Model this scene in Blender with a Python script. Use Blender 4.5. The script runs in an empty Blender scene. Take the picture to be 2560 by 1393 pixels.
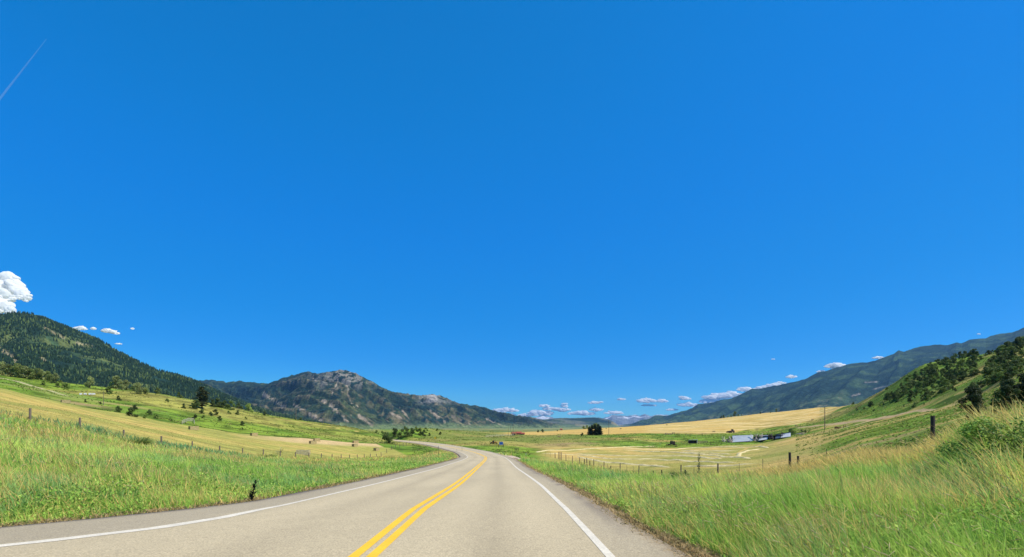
import bpy, math, random
import numpy as np
from mathutils import Vector, Matrix, Euler
sc = bpy.context.scene
C = sc.collection
# ------------------------------------------------------------------ camera, sky, sun, exposure
F, CX, HY, EYE = 1300.0, 1280.0, 1064.0, 1.8     # focal length, centre and eye level in photo pixels; eye height in m
cam = bpy.data.objects.new('camera', bpy.data.cameras.new('camera')); C.objects.link(cam)
cam.location = (0, 0, EYE); cam.rotation_euler = (math.radians(90), 0, 0)
cam.data.sensor_fit = 'HORIZONTAL'; cam.data.sensor_width = 36; cam.data.lens = 36 * F / 2560
cam.data.shift_y = (HY - 1393 / 2) / 2560
cam.data.clip_start = 0.1; cam.data.clip_end = 150000
sc.camera = cam
sc.render.resolution_x = 1024; sc.render.resolution_y = 557
SUN_EL, SUN_AZ = math.radians(53), math.radians(108)   # azimuth from +Y (straight ahead) towards +X (right)
w = bpy.data.worlds.new('World'); sc.world = w; w.use_nodes = True
nt = w.node_tree; nt.nodes.clear()
sky = nt.nodes.new('ShaderNodeTexSky'); sky.sky_type = 'NISHITA'; sky.sun_disc = False
sky.sun_elevation = SUN_EL; sky.sun_rotation = SUN_AZ
sky.altitude = 1800; sky.air_density = 1.0; sky.dust_density = 0.25; sky.ozone_density = 3.0
cv = nt.nodes.new('ShaderNodeRGBCurve'); k1 = nt.nodes.new('ShaderNodeVectorMath'); k1.operation = 'SCALE'; k1.inputs['Scale'].default_value = .166
k2 = nt.nodes.new('ShaderNodeVectorMath'); k2.operation = 'SCALE'; k2.inputs['Scale'].default_value = 6.0
for ch, pts in ((0, [(0, 0), (.05, 0), (.10, 0), (.2, .002), (.35, .008), (.55, .035), (.8, .11), (1, .18)]),
                (1, [(0, 0), (.2, .18), (.33, .225), (.55, .285), (.75, .35), (.9, .44), (1, .53)]),
                (2, [(0, 0), (.45, .62), (.6, .74), (.75, .78), (.9, .83), (1, .88)])):
    c_ = cv.mapping.curves[ch]
    for i, p in enumerate(pts):
        if i == 0: c_.points[0].location = p
        elif i == len(pts) - 1: c_.points[-1].location = p
        else: c_.points.new(*p)
cv.mapping.extend = 'EXTRAPOLATED'; cv.mapping.use_clip = False; cv.mapping.update()
bg = nt.nodes.new('ShaderNodeBackground'); bg.inputs['Strength'].default_value = 0.118
wo = nt.nodes.new('ShaderNodeOutputWorld')
nt.links.new(sky.outputs[0], k1.inputs[0]); nt.links.new(k1.outputs[0], cv.inputs['Color']); nt.links.new(cv.outputs[0], k2.inputs[0]); nt.links.new(k2.outputs[0], bg.inputs['Color']); nt.links.new(bg.outputs[0], wo.inputs[0])
sl = bpy.data.lights.new('sun', 'SUN'); sl.energy = 4.6; sl.angle = math.radians(0.53); sl.color = (1, .955, .87)
so = bpy.data.objects.new('sun', sl); C.objects.link(so)
sdir = Vector((math.sin(SUN_AZ) * math.cos(SUN_EL), math.cos(SUN_AZ) * math.cos(SUN_EL), math.sin(SUN_EL)))
so.rotation_euler = sdir.to_track_quat('Z', 'Y').to_euler(); so.location = sdir * 50
sc.view_settings.view_transform = 'Standard'; sc.view_settings.look = 'None'; sc.view_settings.gamma = 1
sc.view_settings.exposure = 0.5
sc.render.engine = 'CYCLES'

# ------------------------------------------------------------------ helpers
def U(px): return (px - CX) / F
rng = np.random.default_rng(7); random.seed(7)
def _h(ix, iy, s):
    v = (ix.astype(np.int64) * 374761393 + iy.astype(np.int64) * 668265263 + s * 1442695041) & 0xffffffff
    v = ((v ^ (v >> 13)) * 1274126177) & 0xffffffff
    v = v ^ (v >> 16)
    return (v & 0xffff) / 65535.0
def vn(x, y, s=0):
    x = np.asarray(x, float); y = np.asarray(y, float)
    ix = np.floor(x); iy = np.floor(y); fx = x - ix; fy = y - iy
    fx = fx * fx * (3 - 2 * fx); fy = fy * fy * (3 - 2 * fy)
    a = _h(ix, iy, s); b = _h(ix + 1, iy, s); c = _h(ix, iy + 1, s); d = _h(ix + 1, iy + 1, s)
    return (a * (1 - fx) + b * fx) * (1 - fy) + (c * (1 - fx) + d * fx) * fy
def fbm(x, y, s=0, o=4, g=.5):
    t = 0; a = 1; n = 0
    for k in range(o):
        t = t + a * vn(x * 2 ** k + 17.3 * k, y * 2 ** k - 9.1 * k, s + k); n += a; a *= g
    return t / n            # 0..1
def sst(a, b, x):
    t = np.clip((np.asarray(x, float) - a) / (b - a), 0, 1); return t * t * (3 - 2 * t)
def tag(o, label=None, cat=None, group=None, kind=None):
    if label: o['label'] = label
    if cat: o['category'] = cat
    if group: o['group'] = group
    if kind: o['kind'] = kind
    return o
def empty(name, loc=(0, 0, 0), rz=0):
    o = bpy.data.objects.new(name, None); C.objects.link(o); o.location = loc; o.rotation_euler = (0, 0, rz)
    o.empty_display_size = .3; return o
def npmesh(name, V, Fq, m, parent=None, cols=None, smooth=False):
    """mesh from numpy: V (n,3), Fq (m,3) or (m,4) or list of such arrays"""
    me = bpy.data.meshes.new(name); V = np.asarray(V, np.float32)
    fl = Fq if isinstance(Fq, list) else [Fq]
    fl = [np.asarray(f, np.int32) for f in fl if len(f)]
    me.vertices.add(len(V)); me.vertices.foreach_set('co', V.ravel())
    li = np.concatenate([f.ravel() for f in fl]); tot = np.concatenate([np.full(len(f), f.shape[1], np.int32) for f in fl])
    st = np.concatenate([[0], np.cumsum(tot)[:-1]]).astype(np.int32)
    me.loops.add(len(li)); me.loops.foreach_set('vertex_index', li)
    me.polygons.add(len(tot)); me.polygons.foreach_set('loop_start', st); me.polygons.foreach_set('loop_total', tot)
    if smooth: me.polygons.foreach_set('use_smooth', np.ones(len(tot), bool))
    me.update(calc_edges=True)
    if cols is not None:
        ca = me.color_attributes.new('Col', 'FLOAT_COLOR', 'POINT')
        ca.data.foreach_set('color', np.concatenate([cols, np.ones((len(V), 1))], 1).astype(np.float32).ravel())
    if m: me.materials.append(m)
    o = bpy.data.objects.new(name, me); C.objects.link(o)
    if parent: o.parent = parent
    return o
class MB:
    """collects simple shapes, links them as ONE mesh object"""
    def __init__(s): s.v = []; s.f = []; s.c = []
    def _add(s, vs, fs):
        n = len(s.v); s.v += [tuple(v) for v in vs]; s.f += [tuple(i + n for i in f) for f in fs]; return s
    def box(s, c, d, rot=None, taper=1.0):
        x, y, z = d[0] / 2, d[1] / 2, d[2] / 2
        vs = [Vector((sx * x * (taper if sz > 0 else 1), sy * y * (taper if sz > 0 else 1), sz * z)) for sz in (-1, 1) for sy in (-1, 1) for sx in (-1, 1)]
        if rot: R = Euler(rot).to_matrix(); vs = [R @ v for v in vs]
        return s._add([v + Vector(c) for v in vs], [(0, 2, 3, 1), (4, 5, 7, 6), (0, 1, 5, 4), (2, 6, 7, 3), (0, 4, 6, 2), (1, 3, 7, 5)])
    def tube(s, p, q, r0, r1=None, n=8, rough=0):
        p, q = Vector(p), Vector(q); r1 = r0 if r1 is None else r1; d = (q - p).normalized(); a = d.orthogonal().normalized(); b = d.cross(a)
        vs = []
        for c, r in ((p, r0), (q, r1)):
            for k in range(n):
                t = 2 * math.pi * k / n; rr = r * (1 + rough * random.uniform(-1, 1)); vs.append(c + (a * math.cos(t) + b * math.sin(t)) * rr)
        fs = [(k, (k + 1) % n, n + (k + 1) % n, n + k) for k in range(n)] + [tuple(range(n - 1, -1, -1)), tuple(range(n, 2 * n))]
        return s._add(vs, fs)
    def bar(s, p, q, wd, th):
        p, q = Vector(p), Vector(q); d = q - p; R = d.to_track_quat('Z', 'Y').to_matrix(); c = (p + q) / 2
        vs = [R @ Vector((sx * wd / 2, sy * th / 2, sz * d.length / 2)) + c for sz in (-1, 1) for sy in (-1, 1) for sx in (-1, 1)]
        return s._add(vs, [(0, 2, 3, 1), (4, 5, 7, 6), (0, 1, 5, 4), (2, 6, 7, 3), (0, 4, 6, 2), (1, 3, 7, 5)])
    def wheel(s, c, r, wd, n=20):
        c = Vector(c); vs = []
        for x, rr in ((-wd / 2, r * .9), (-wd * .35, r), (wd * .35, r), (wd / 2, r * .9)):
            for k in range(n): t = 2 * math.pi * k / n; vs.append(c + Vector((x, rr * math.cos(t), rr * math.sin(t))))
        fs = [(j * n + k, j * n + (k + 1) % n, (j + 1) * n + (k + 1) % n, (j + 1) * n + k) for j in range(3) for k in range(n)]
        fs += [tuple(range(n - 1, -1, -1)), tuple(range(3 * n, 4 * n))]
        return s._add(vs, fs)
    def prism(s, pts, d):
        """polygon pts (3D) extruded by vector d"""
        n = len(pts); d = Vector(d); vs = [Vector(p) for p in pts] + [Vector(p) + d for p in pts]
        return s._add(vs, [tuple(range(n - 1, -1, -1)), tuple(range(n, 2 * n))] + [(k, (k + 1) % n, n + (k + 1) % n, n + k) for k in range(n)])
    def build(s, name, m, parent=None, bevel=0):
        me = bpy.data.meshes.new(name); me.from_pydata([tuple(v) for v in s.v], [], s.f); me.update()
        me.materials.append(m); o = bpy.data.objects.new(name, me); C.objects.link(o)
        if parent: o.parent = parent
        if bevel:
            b = o.modifiers.new('bevel', 'BEVEL'); b.width = bevel; b.segments = 2
        return o
# ------------------------------------------------------------------ materials
def mat(name, col=(.5, .5, .5), rough=.9, attr=False, n1=0, a1=.3, n2=0, a2=.3, bump=0, bs=20, bdist=.02, transl=0, col2=None, objrand=0, metal=0, spec=.3, stretch=None):
    m = bpy.data.materials.new(name); m.use_nodes = True; t = m.node_tree; N = t.nodes; L = t.links
    b = N['Principled BSDF']; b.inputs['Roughness'].default_value = rough; b.inputs['Metallic'].default_value = metal
    b.inputs['Specular IOR Level'].default_value = spec
    tc = N.new('ShaderNodeTexCoord'); vec = tc.outputs['Object']
    if stretch:
        mp = N.new('ShaderNodeMapping'); mp.inputs['Scale'].default_value = stretch; L.new(vec, mp.inputs[0]); vec = mp.outputs[0]
    if attr:
        a = N.new('ShaderNodeVertexColor'); a.layer_name = 'Col'; cur = a.outputs['Color']
    else:
        a = N.new('ShaderNodeRGB'); a.outputs[0].default_value = (*col, 1); cur = a.outputs[0]
    def noise(sc_, det=5):
        n = N.new('ShaderNodeTexNoise'); n.inputs['Scale'].default_value = sc_; n.inputs['Detail'].default_value = det; n.inputs['Roughness'].default_value = .65
        L.new(vec, n.inputs['Vector']); return n.outputs['Fac']
    if col2:
        r = N.new('ShaderNodeMapRange'); r.inputs[1].default_value = .42; r.inputs[2].default_value = .6; L.new(noise(n1 or 3), r.inputs[0])
        mx = N.new('ShaderNodeMix'); mx.data_type = 'RGBA'; L.new(r.outputs[0], mx.inputs[0]); L.new(cur, mx.inputs[6]); mx.inputs[7].default_value = (*col2, 1); cur = mx.outputs[2]
    def modulate(cur, fac, amp):
        r = N.new('ShaderNodeMapRange'); r.inputs[1].default_value = .3; r.inputs[2].default_value = .7; r.inputs[3].default_value = 1 - amp; r.inputs[4].default_value = 1 + amp
        L.new(fac, r.inputs[0]); v = N.new('ShaderNodeVectorMath'); v.operation = 'SCALE'; L.new(cur, v.inputs[0]); L.new(r.outputs[0], v.inputs['Scale']); return v.outputs[0]
    if n1 and not col2: cur = modulate(cur, noise(n1), a1)
    if n2: cur = modulate(cur, noise(n2), a2)
    if objrand:
        oi = N.new('ShaderNodeObjectInfo'); r = N.new('ShaderNodeMapRange'); r.inputs[3].default_value = 1 - objrand; r.inputs[4].default_value = 1 + objrand
        L.new(oi.outputs['Random'], r.inputs[0]); v = N.new('ShaderNodeVectorMath'); v.operation = 'SCALE'; L.new(cur, v.inputs[0]); L.new(r.outputs[0], v.inputs['Scale']); cur = v.outputs[0]
    L.new(cur, b.inputs['Base Color'])
    if bump:
        bn = N.new('ShaderNodeBump'); bn.inputs['Strength'].default_value = bump; bn.inputs['Distance'].default_value = bdist
        L.new(noise(bs, 6), bn.inputs['Height']); L.new(bn.outputs[0], b.inputs['Normal'])
    if transl:
        tr = N.new('ShaderNodeBsdfTranslucent'); L.new(cur, tr.inputs['Color']); ms = N.new('ShaderNodeMixShader'); ms.inputs[0].default_value = transl
        L.new(b.outputs[0], ms.inputs[1]); L.new(tr.outputs[0], ms.inputs[2]); L.new(ms.outputs[0], N['Material Output'].inputs['Surface'])
    return m
M = {}
M['ground'] = mat('ground', attr=True, n1=.35, a1=.22, n2=3.0, a2=.25, bump=.8, bs=1.2, bdist=.35, rough=1, spec=.05)
M['asphalt'] = mat('asphalt', attr=True, n1=9, a1=.07, n2=42, a2=.42, bump=.5, bs=70, bdist=.01, rough=.85, spec=.25)
M['white_paint'] = mat('white_paint', (.60, .53, .40), n1=3, a1=.12, n2=30, a2=.22, bump=.3, bs=70, bdist=.006, rough=.7)
M['yellow_paint'] = mat('yellow_paint', (.74, .43, .02), n1=1.5, a1=.08, n2=30, a2=.12, bump=.3, bs=70, bdist=.006, rough=.7)
M['grass'] = mat('grass', attr=True, transl=.42, rough=.75, spec=.1)
M['leaf'] = mat('leaf', attr=True, transl=.3, rough=.6, spec=.2, objrand=.3)
M['far_forest'] = mat('far_forest', attr=True, rough=.95, spec=.05)
M['mountain'] = mat('mountain', attr=True, n1=.006, a1=.25, n2=.035, a2=.45, bump=1.0, bs=.02, bdist=40, rough=1, spec=.03)
M['far_mountain'] = mat('far_mountain', attr=True, n1=.003, a1=.3, bump=1.0, bs=.003, bdist=150, rough=1, spec=.03)
M['bark'] = mat('bark', (.09, .065, .045), n1=6, a1=.4, bump=.6, bs=15, bdist=.03)
M['old_wood'] = mat('old_wood', (.16, .125, .09), n1=5, a1=.35, n2=30, a2=.2, bump=.5, bs=30, bdist=.01, stretch=(6, 6, 1))
M['dark_wood'] = mat('dark_wood', (.045, .036, .03), n1=5, a1=.35, bump=.5, bs=30, bdist=.01, stretch=(6, 6, 1))
M['bleached_wood'] = mat('bleached_wood', (.42, .36, .28), n1=3, a1=.35, bump=.5, bs=10, bdist=.02)
M['steel'] = mat('steel', (.22, .23, .22), rough=.45, metal=.7, n1=8, a1=.2)
M['green_steel'] = mat('green_steel', (.05, .06, .045), rough=.6, n1=8, a1=.3)
M['hay'] = mat('hay', (.33, .26, .12), n1=2.5, a1=.25, n2=14, a2=.35, bump=1, bs=18, bdist=.06)
M['hay_row'] = mat('hay_row', (.56, .46, .22), n1=1.5, a1=.25, bump=1, bs=10, bdist=.1)
M['hay_pale'] = mat('hay_pale', (.52, .44, .24), n1=2.5, a1=.25, n2=14, a2=.35, bump=1, bs=10, bdist=.1)
M['roof_white'] = mat('roof_white', (.56, .56, .54), rough=.9, n1=.5, a1=.12, n2=3, a2=.12, bump=.2, bs=3)
M['white'] = mat('white', (.75, .75, .73), rough=.5, n1=2, a1=.1)
M['dark'] = mat('dark', (.02, .02, .022), rough=.7, n1=2, a1=.3)
M['red'] = mat('red', (.26, .06, .035), rough=.5, n1=3, a1=.25)
M['rust'] = mat('rust', (.22, .08, .04), rough=.8, n1=4, a1=.4)
M['orange'] = mat('orange', (.55, .25, .04), rough=.5, n1=3, a1=.2)
M['yellow_sign'] = mat('yellow_sign', (.55, .36, .02), rough=.4)
M['blue_sign'] = mat('blue_sign', (.02, .10, .38), rough=.4)
M['rubber'] = mat('rubber', (.018, .018, .018), rough=.8)
M['glass'] = mat('glass', (.03, .04, .05), rough=.1, spec=.6)
M['cloud'] = mat('cloud', (.97, .96, .93), rough=1, spec=0, transl=.62)

# ------------------------------------------------------------------ road alignment
RZ = np.array([(-400, 2), (-60, .3), (0, 0), (7, 0), (12, -.12), (22, -.65), (44, -1.8), (80, -3.4), (105, -4.4), (150, -5.2), (200, -5.9), (300, -6.8), (450, -7.2), (9000, -7.2)], float)
_ry = np.arange(-420, 1200, 1.0); _rz = np.interp(_ry, RZ[:, 0], RZ[:, 1])
_k = np.hanning(23)[1:-1]; _k /= _k.sum(); _rs = np.convolve(np.pad(_rz, 10, mode='edge'), _k, 'valid')
_b = np.clip((_ry - 10) / 15, 0, 1); _rz = _rz * (1 - _b) + _rs * _b
def road_z(Y): return np.interp(Y, _ry, _rz)
_c = [(-2, -260), (-2, -60), (-2, 0), (-2.05, 7.1), (-2.15, 12), (-2.28, 22), (-3.0, 44), (-4.1, 80), (-5.6, 104), (-10.2, 133), (-16.5, 160), (-28.4, 205), (-44, 250), (-63, 292), (-88, 335), (-120, 378), (-160, 415), (-230, 455), (-330, 480)]
def catmull(P, step):
    P = np.array(P, float); out = []
    for i in range(len(P) - 1):
        p0 = P[max(i - 1, 0)]; p1 = P[i]; p2 = P[i + 1]; p3 = P[min(i + 2, len(P) - 1)]
        d = np.linalg.norm(p2 - p1); n = max(2, int(d / step(p1[1]))); m1 = (p2 - p0) / (np.linalg.norm(p2 - p0) + 1e-9) * d; m2 = (p3 - p1) / (np.linalg.norm(p3 - p1) + 1e-9) * d
        for t in np.linspace(0, 1, n, endpoint=False):
            out.append((2 * t**3 - 3 * t**2 + 1) * p1 + (t**3 - 2 * t**2 + t) * m1 + (-2 * t**3 + 3 * t**2) * p2 + (t**3 - t**2) * m2)
    out.append(P[-1]); return np.array(out)
CL = catmull(_c, lambda y: 1.0 if -5 < y < 30 else (3 if 0 < y < 300 else 12))
_t = np.gradient(CL, axis=0); _t /= np.linalg.norm(_t, axis=1)[:, None]
NR = np.stack([_t[:, 1], -_t[:, 0]], 1)          # right-hand normal
# lateral offsets as a function of Y: the shoulder opens into a pull-off beside the camera
LW = np.array([(-400, 3.5), (-40, 3.5), (-12, 6.6), (6, 6.9), (7.2, 6.5), (7.95, 5.75), (8.6, 5.0), (9.4, 4.4), (10.6, 3.85), (12.6, 3.5), (18, 3.45), (44, 3.3), (9000, 3.45)])
LE = np.array([(-400, 5), (-40, 5), (-12, 9.2), (6, 9.6), (8, 8.7), (9.7, 7.3), (11, 6.2), (12.3, 5.3), (14, 4.85), (18.5, 4.75), (37, 4.9), (9000, 5.2)])
RW = np.array([(-400, 3.4), (9000, 3.4)]); RE = np.array([(-400, 4.5), (7, 4.5), (10, 4.3), (60, 4.5), (9000, 5.0)])
def ofs(T, Y): return np.interp(Y, T[:, 0], T[:, 1])
def road_out(X, Y):
    """(signed distance outside the asphalt, which side: -1 left +1 right, z of the road there)"""
    X = np.asarray(X, float); Y = np.asarray(Y, float)
    best = np.full(X.shape, 1e9); side = np.zeros(X.shape); zz = np.zeros(X.shape); yb = np.zeros(X.shape)
    A = CL[::2] if len(CL) % 2 else np.vstack([CL[::2], CL[-1]])
    for i in range(len(A) - 1):
        a = A[i]; d = A[i + 1] - a; L2 = d @ d
        t = np.clip(((X - a[0]) * d[0] + (Y - a[1]) * d[1]) / L2, 0, 1)
        qx = a[0] + t * d[0]; qy = a[1] + t * d[1]; dd = (X - qx)**2 + (Y - qy)**2
        m = dd < best; best = np.where(m, dd, best)
        sgn = np.sign((X - qx) * d[1] - (Y - qy) * d[0]); side = np.where(m, sgn, side); yb = np.where(m, qy, yb)
    D = np.sqrt(best); e = np.where(side < 0, ofs(LE, yb), ofs(RE, yb))
    return D - e, side, road_z(yb)

# ------------------------------------------------------------------ terrain profiles: for columns of view, height at nine depths
COLS = [0, 200, 400, 600, 800, 950, 1050, 1150, 1250, 1350, 1450, 1600, 1750, 1900, 2050, 2150, 2300, 2450, 2560, 2900]
def z_(v): return ('z', v)
PR = {
 0:    [(5, z_(0)), (20, z_(.9)), (37, 1038), (75, 1003), (150, 970), (220, 955), (320, 933), (700, z_(40)), (6000, z_(60))],
 200:  [(5, z_(0)), (20, z_(.5)), (41, 1074), (80, 1042), (150, 1015), (220, 990), (310, 958), (700, z_(22)), (6000, z_(20))],
 400:  [(5, z_(0)), (20, z_(.2)), (50, 1114), (85, 1082), (145, 1053), (220, 1020), (310, 981), (600, z_(8)), (6000, z_(0))],
 600:  [(5, z_(0)), (25, z_(-.4)), (65, 1137), (100, 1111), (160, 1085), (230, 1051), (310, 1018), (600, z_(-2)), (6000, z_(-20))],
 800:  [(5, z_(0)), (30, z_(-1.1)), (92, 1147), (130, 1126), (185, 1101), (250, 1078), (310, 1055), (480, z_(-8)), (6000, z_(-30))],
 950:  [(5, z_(0)), (35, z_(-1.5)), (132, 1143), (165, 1128), (205, 1111), (240, 1098), (285, 1083), (480, z_(-8)), (6000, z_(-30))],
 1050: [(5, z_(0)), (40, z_(-1.8)), (140, 1138), (180, 1124), (230, 1112), (330, 1096), (430, 1068), (700, z_(-9)), (6000, z_(-30))],
 1150: [(5, z_(0)), (45, z_(-2.0)), (130, z_(-5)), (190, 1118), (260, 1106), (350, 1094), (500, 1080), (1500, 1073), (6000, z_(-30))],
 1250: [(5, z_(0)), (50, z_(-2.2)), (120, z_(-5)), (180, 1116), (260, 1105), (400, 1093), (600, 1084), (1500, 1074), (6000, z_(-30))],
 1350: [(5, z_(0)), (45, z_(-2.4)), (110, z_(-6)), (170, 1129), (240, 1114), (350, 1098), (700, 1081), (1200, 1077), (6000, z_(-30))],
 1450: [(5, z_(0)), (40, z_(-2.6)), (110, 1161), (150, 1143), (215, 1118), (370, 1091), (800, 1073), (1500, z_(-15)), (6000, z_(-30))],
 1600: [(5, z_(0)), (25, z_(-1.3)), (78, 1189), (130, 1150), (220, 1117), (400, 1083), (900, 1065), (1500, z_(-15)), (6000, z_(-30))],
 1750: [(5, z_(0)), (20, z_(-.7)), (56, 1192), (110, 1150), (220, 1113), (400, 1086), (950, 1052), (1600, z_(-10)), (6000, z_(-30))],
 1900: [(5, z_(0)), (16, z_(-.5)), (44, 1182), (100, 1142), (230, 1106), (430, 1080), (950, 1033), (1600, z_(0)), (6000, z_(-20))],
 2050: [(5, z_(0)), (12, z_(-.2)), (35, 1162), (90, 1116), (200, 1078), (420, 1053), (900, 1018), (1600, z_(10)), (6000, z_(-20))],
 2150: [(5, z_(0)), (10, z_(-.1)), (29, 1144), (80, 1091), (180, 1058), (270, 1035), (420, 1003), (900, z_(15)), (6000, z_(-20))],
 2300: [(5, z_(0)), (9, z_(.0)), (25, 1130), (70, 1062), (150, 1028), (220, 988), (330, 908), (800, z_(20)), (6000, z_(-20))],
 2450: [(5, z_(.1)), (8, z_(.3)), (16, 1066), (60, 1036), (110, 985), (190, 935), (290, 884), (800, z_(30)), (6000, z_(-20))],
 2560: [(5, z_(.1)), (7.5, z_(.5)), (12.5, 1052), (45, 1012), (90, 930), (160, 900), (270, 860), (800, z_(35)), (6000, z_(-20))],
 2900: [(5, z_(.1)), (7, z_(.7)), (11, z_(2.0)), (35, z_(4)), (80, z_(12)), (150, z_(24)), (260, z_(48)), (800, z_(35)), (6000, z_(-20))],
}
KY = np.array([[p[0] for p in PR[c]] for c in COLS], float)
KZ = np.array([[(p[1][1] if isinstance(p[1], tuple) else EYE - (p[1] - HY) / F * p[0]) for p in PR[c]] for c in COLS], float)
TP = np.linspace(-600, 3160, 471); LY = np.linspace(math.log(.8), math.log(40000), 520)
def build_table():
    T = np.zeros((len(TP), len(LY)))
    for i, p in enumerate(TP):
        ky = [np.interp(p, COLS, KY[:, k]) for k in range(9)]; kz = [np.interp(p, COLS, KZ[:, k]) for k in range(9)]
        T[i] = np.interp(LY, np.log(ky), kz)
    def blur(T, ax, n):
        ker = np.hanning(n + 2)[1:-1]; ker /= ker.sum()
        Tp = np.pad(T, [(n // 2, n // 2) if a == ax else (0, 0) for a in (0, 1)], mode='edge')
        return np.apply_along_axis(lambda r: np.convolve(r, ker, 'valid'), ax, Tp)
    return blur(blur(T, 0, 9), 1, 9)
# the grass stands half a metre above this ground: sink the verges by that much
for i_, c_ in enumerate(COLS): KZ[i_, 1] -= .30; KZ[i_, 2] -= (.42 if c_ < 1200 else .5)
TAB = build_table()
THM = math.atan(U(3160))
def colpos(X, Y):
    th = np.arctan2(X, Y); thc = np.clip(th, -THM, THM); r = np.hypot(X, Y)
    return CX + F * np.tan(thc), np.maximum(r * np.cos(thc), .8), th
def kidx(px, Yd):
    """continuous feature index 0..8 of a point"""
    ky = [np.interp(px, COLS, np.log(KY[:, k])) for k in range(9)]; l = np.log(np.maximum(Yd, .1)); out = np.zeros(np.shape(px))
    for k in range(8):
        out = np.where(l >= ky[k], k + np.clip((l - ky[k]) / (ky[k + 1] - ky[k]), 0, 1), out)
    return out
def height(X, Y, full=True):
    X = np.asarray(X, float); Y = np.asarray(Y, float)
    px, Yd, th = colpos(X, Y)
    a = np.clip((px - TP[0]) / (TP[1] - TP[0]), 0, len(TP) - 1.001); b = np.clip((np.log(Yd) - LY[0]) / (LY[1] - LY[0]), 0, len(LY) - 1.001)
    i = a.astype(int); j = b.astype(int); fa = a - i; fb = b - j
    z = (TAB[i, j] * (1 - fa) + TAB[i + 1, j] * fa) * (1 - fb) + (TAB[i, j + 1] * (1 - fa) + TAB[i + 1, j + 1] * fa) * fb
    z = z * (1 - sst(math.radians(75), math.radians(175), np.abs(th)))
    r = np.hypot(X, Y)
    z = z + (fbm(X / 9, Y / 9, 3, 3) - .5) * .5 * sst(8, 40, r) * (1 - .7 * sst(500, 900, r))
    z = z + (fbm(X / 34, Y / 34, 5, 3) - .5) * 2.2 * sst(60, 250, r) + (fbm(X / 300, Y / 300, 8, 3) - .5) * 10 * sst(700, 1800, r)
    out, side, rz = road_out(X, Y)
    wd = np.where(side > 0, 7.0, 9.0)
    k = sst(0, 1, out / wd); dip = -.28 * np.exp(-((out - 1.6) / 1.1)**2)       # a shallow ditch along the edge
    z = np.where(out < 0, rz - .10, rz * (1 - k) + z * k - .025 + dip * (out > 0))
    z = np.where((out >= 0) & (out < .25), rz - .10 + .075 * out / .25, z)
    return z
def gz(x, y): return float(height(np.array([x]), np.array([y]))[0])
def hit(px, py, lo=8, hi=1500, last=False):
    """world point where the sight line of a photo pixel meets the ground"""
    Ys = np.exp(np.linspace(math.log(lo), math.log(hi), 900)); X = U(px) * Ys; z = height(X, Ys)
    s = z - (EYE - (py - HY) / F * Ys); idx = np.where((s[:-1] < 0) & (s[1:] >= 0))[0]
    if not len(idx): j = int(np.argmin(np.abs(s) / Ys))
    else: j = idx[-1 if last else 0]
    return Vector((X[j], Ys[j], z[j]))

# ------------------------------------------------------------------ ground sheet (polar grid round the camera, out to the horizon)
def poly_in(px, py, P):
    ins = np.zeros(np.shape(px), bool); n = len(P)
    for i in range(n):
        x1, y1 = P[i]; x2, y2 = P[(i + 1) % n]
        c = ((y1 > py) != (y2 > py)) & (px < (x2 - x1) * (py - y1) / ((y2 - y1) if y2 != y1 else 1e-9) + x1); ins ^= c
    return ins
GREEN = np.array((.115, .19, .022)); LIME = np.array((.17, .235, .028)); DKGREEN = np.array((.055, .10, .014)); SAGE = np.array((.15, .20, .08))
STRAW = np.array((.46, .32, .10)); GOLD = np.array((.53, .345, .095)); CUT = np.array((.33, .29, .075)); DIRT = np.array((.42, .29, .15)); PALE = np.array((.48, .42, .22))
def mixc(c, d, k): return c * (1 - k[..., None]) + np.asarray(d) * k[..., None]
def segdist(px, py, P):
    d = np.full(np.shape(px), 1e9)
    for a, b in zip(P[:-1], P[1:]):
        a = np.array(a, float); b = np.array(b, float); v = b - a
        t = np.clip(((px - a[0]) * v[0] + (py - a[1]) * v[1]) / (v @ v), 0, 1)
        d = np.minimum(d, np.hypot(px - a[0] - t * v[0], py - a[1] - t * v[1]))
    return d
def wpath(pts, **kw): return [tuple(hit(*p, **kw).xy) for p in pts]
TRACKS = []   # filled below: dirt tracks in world coordinates
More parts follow.
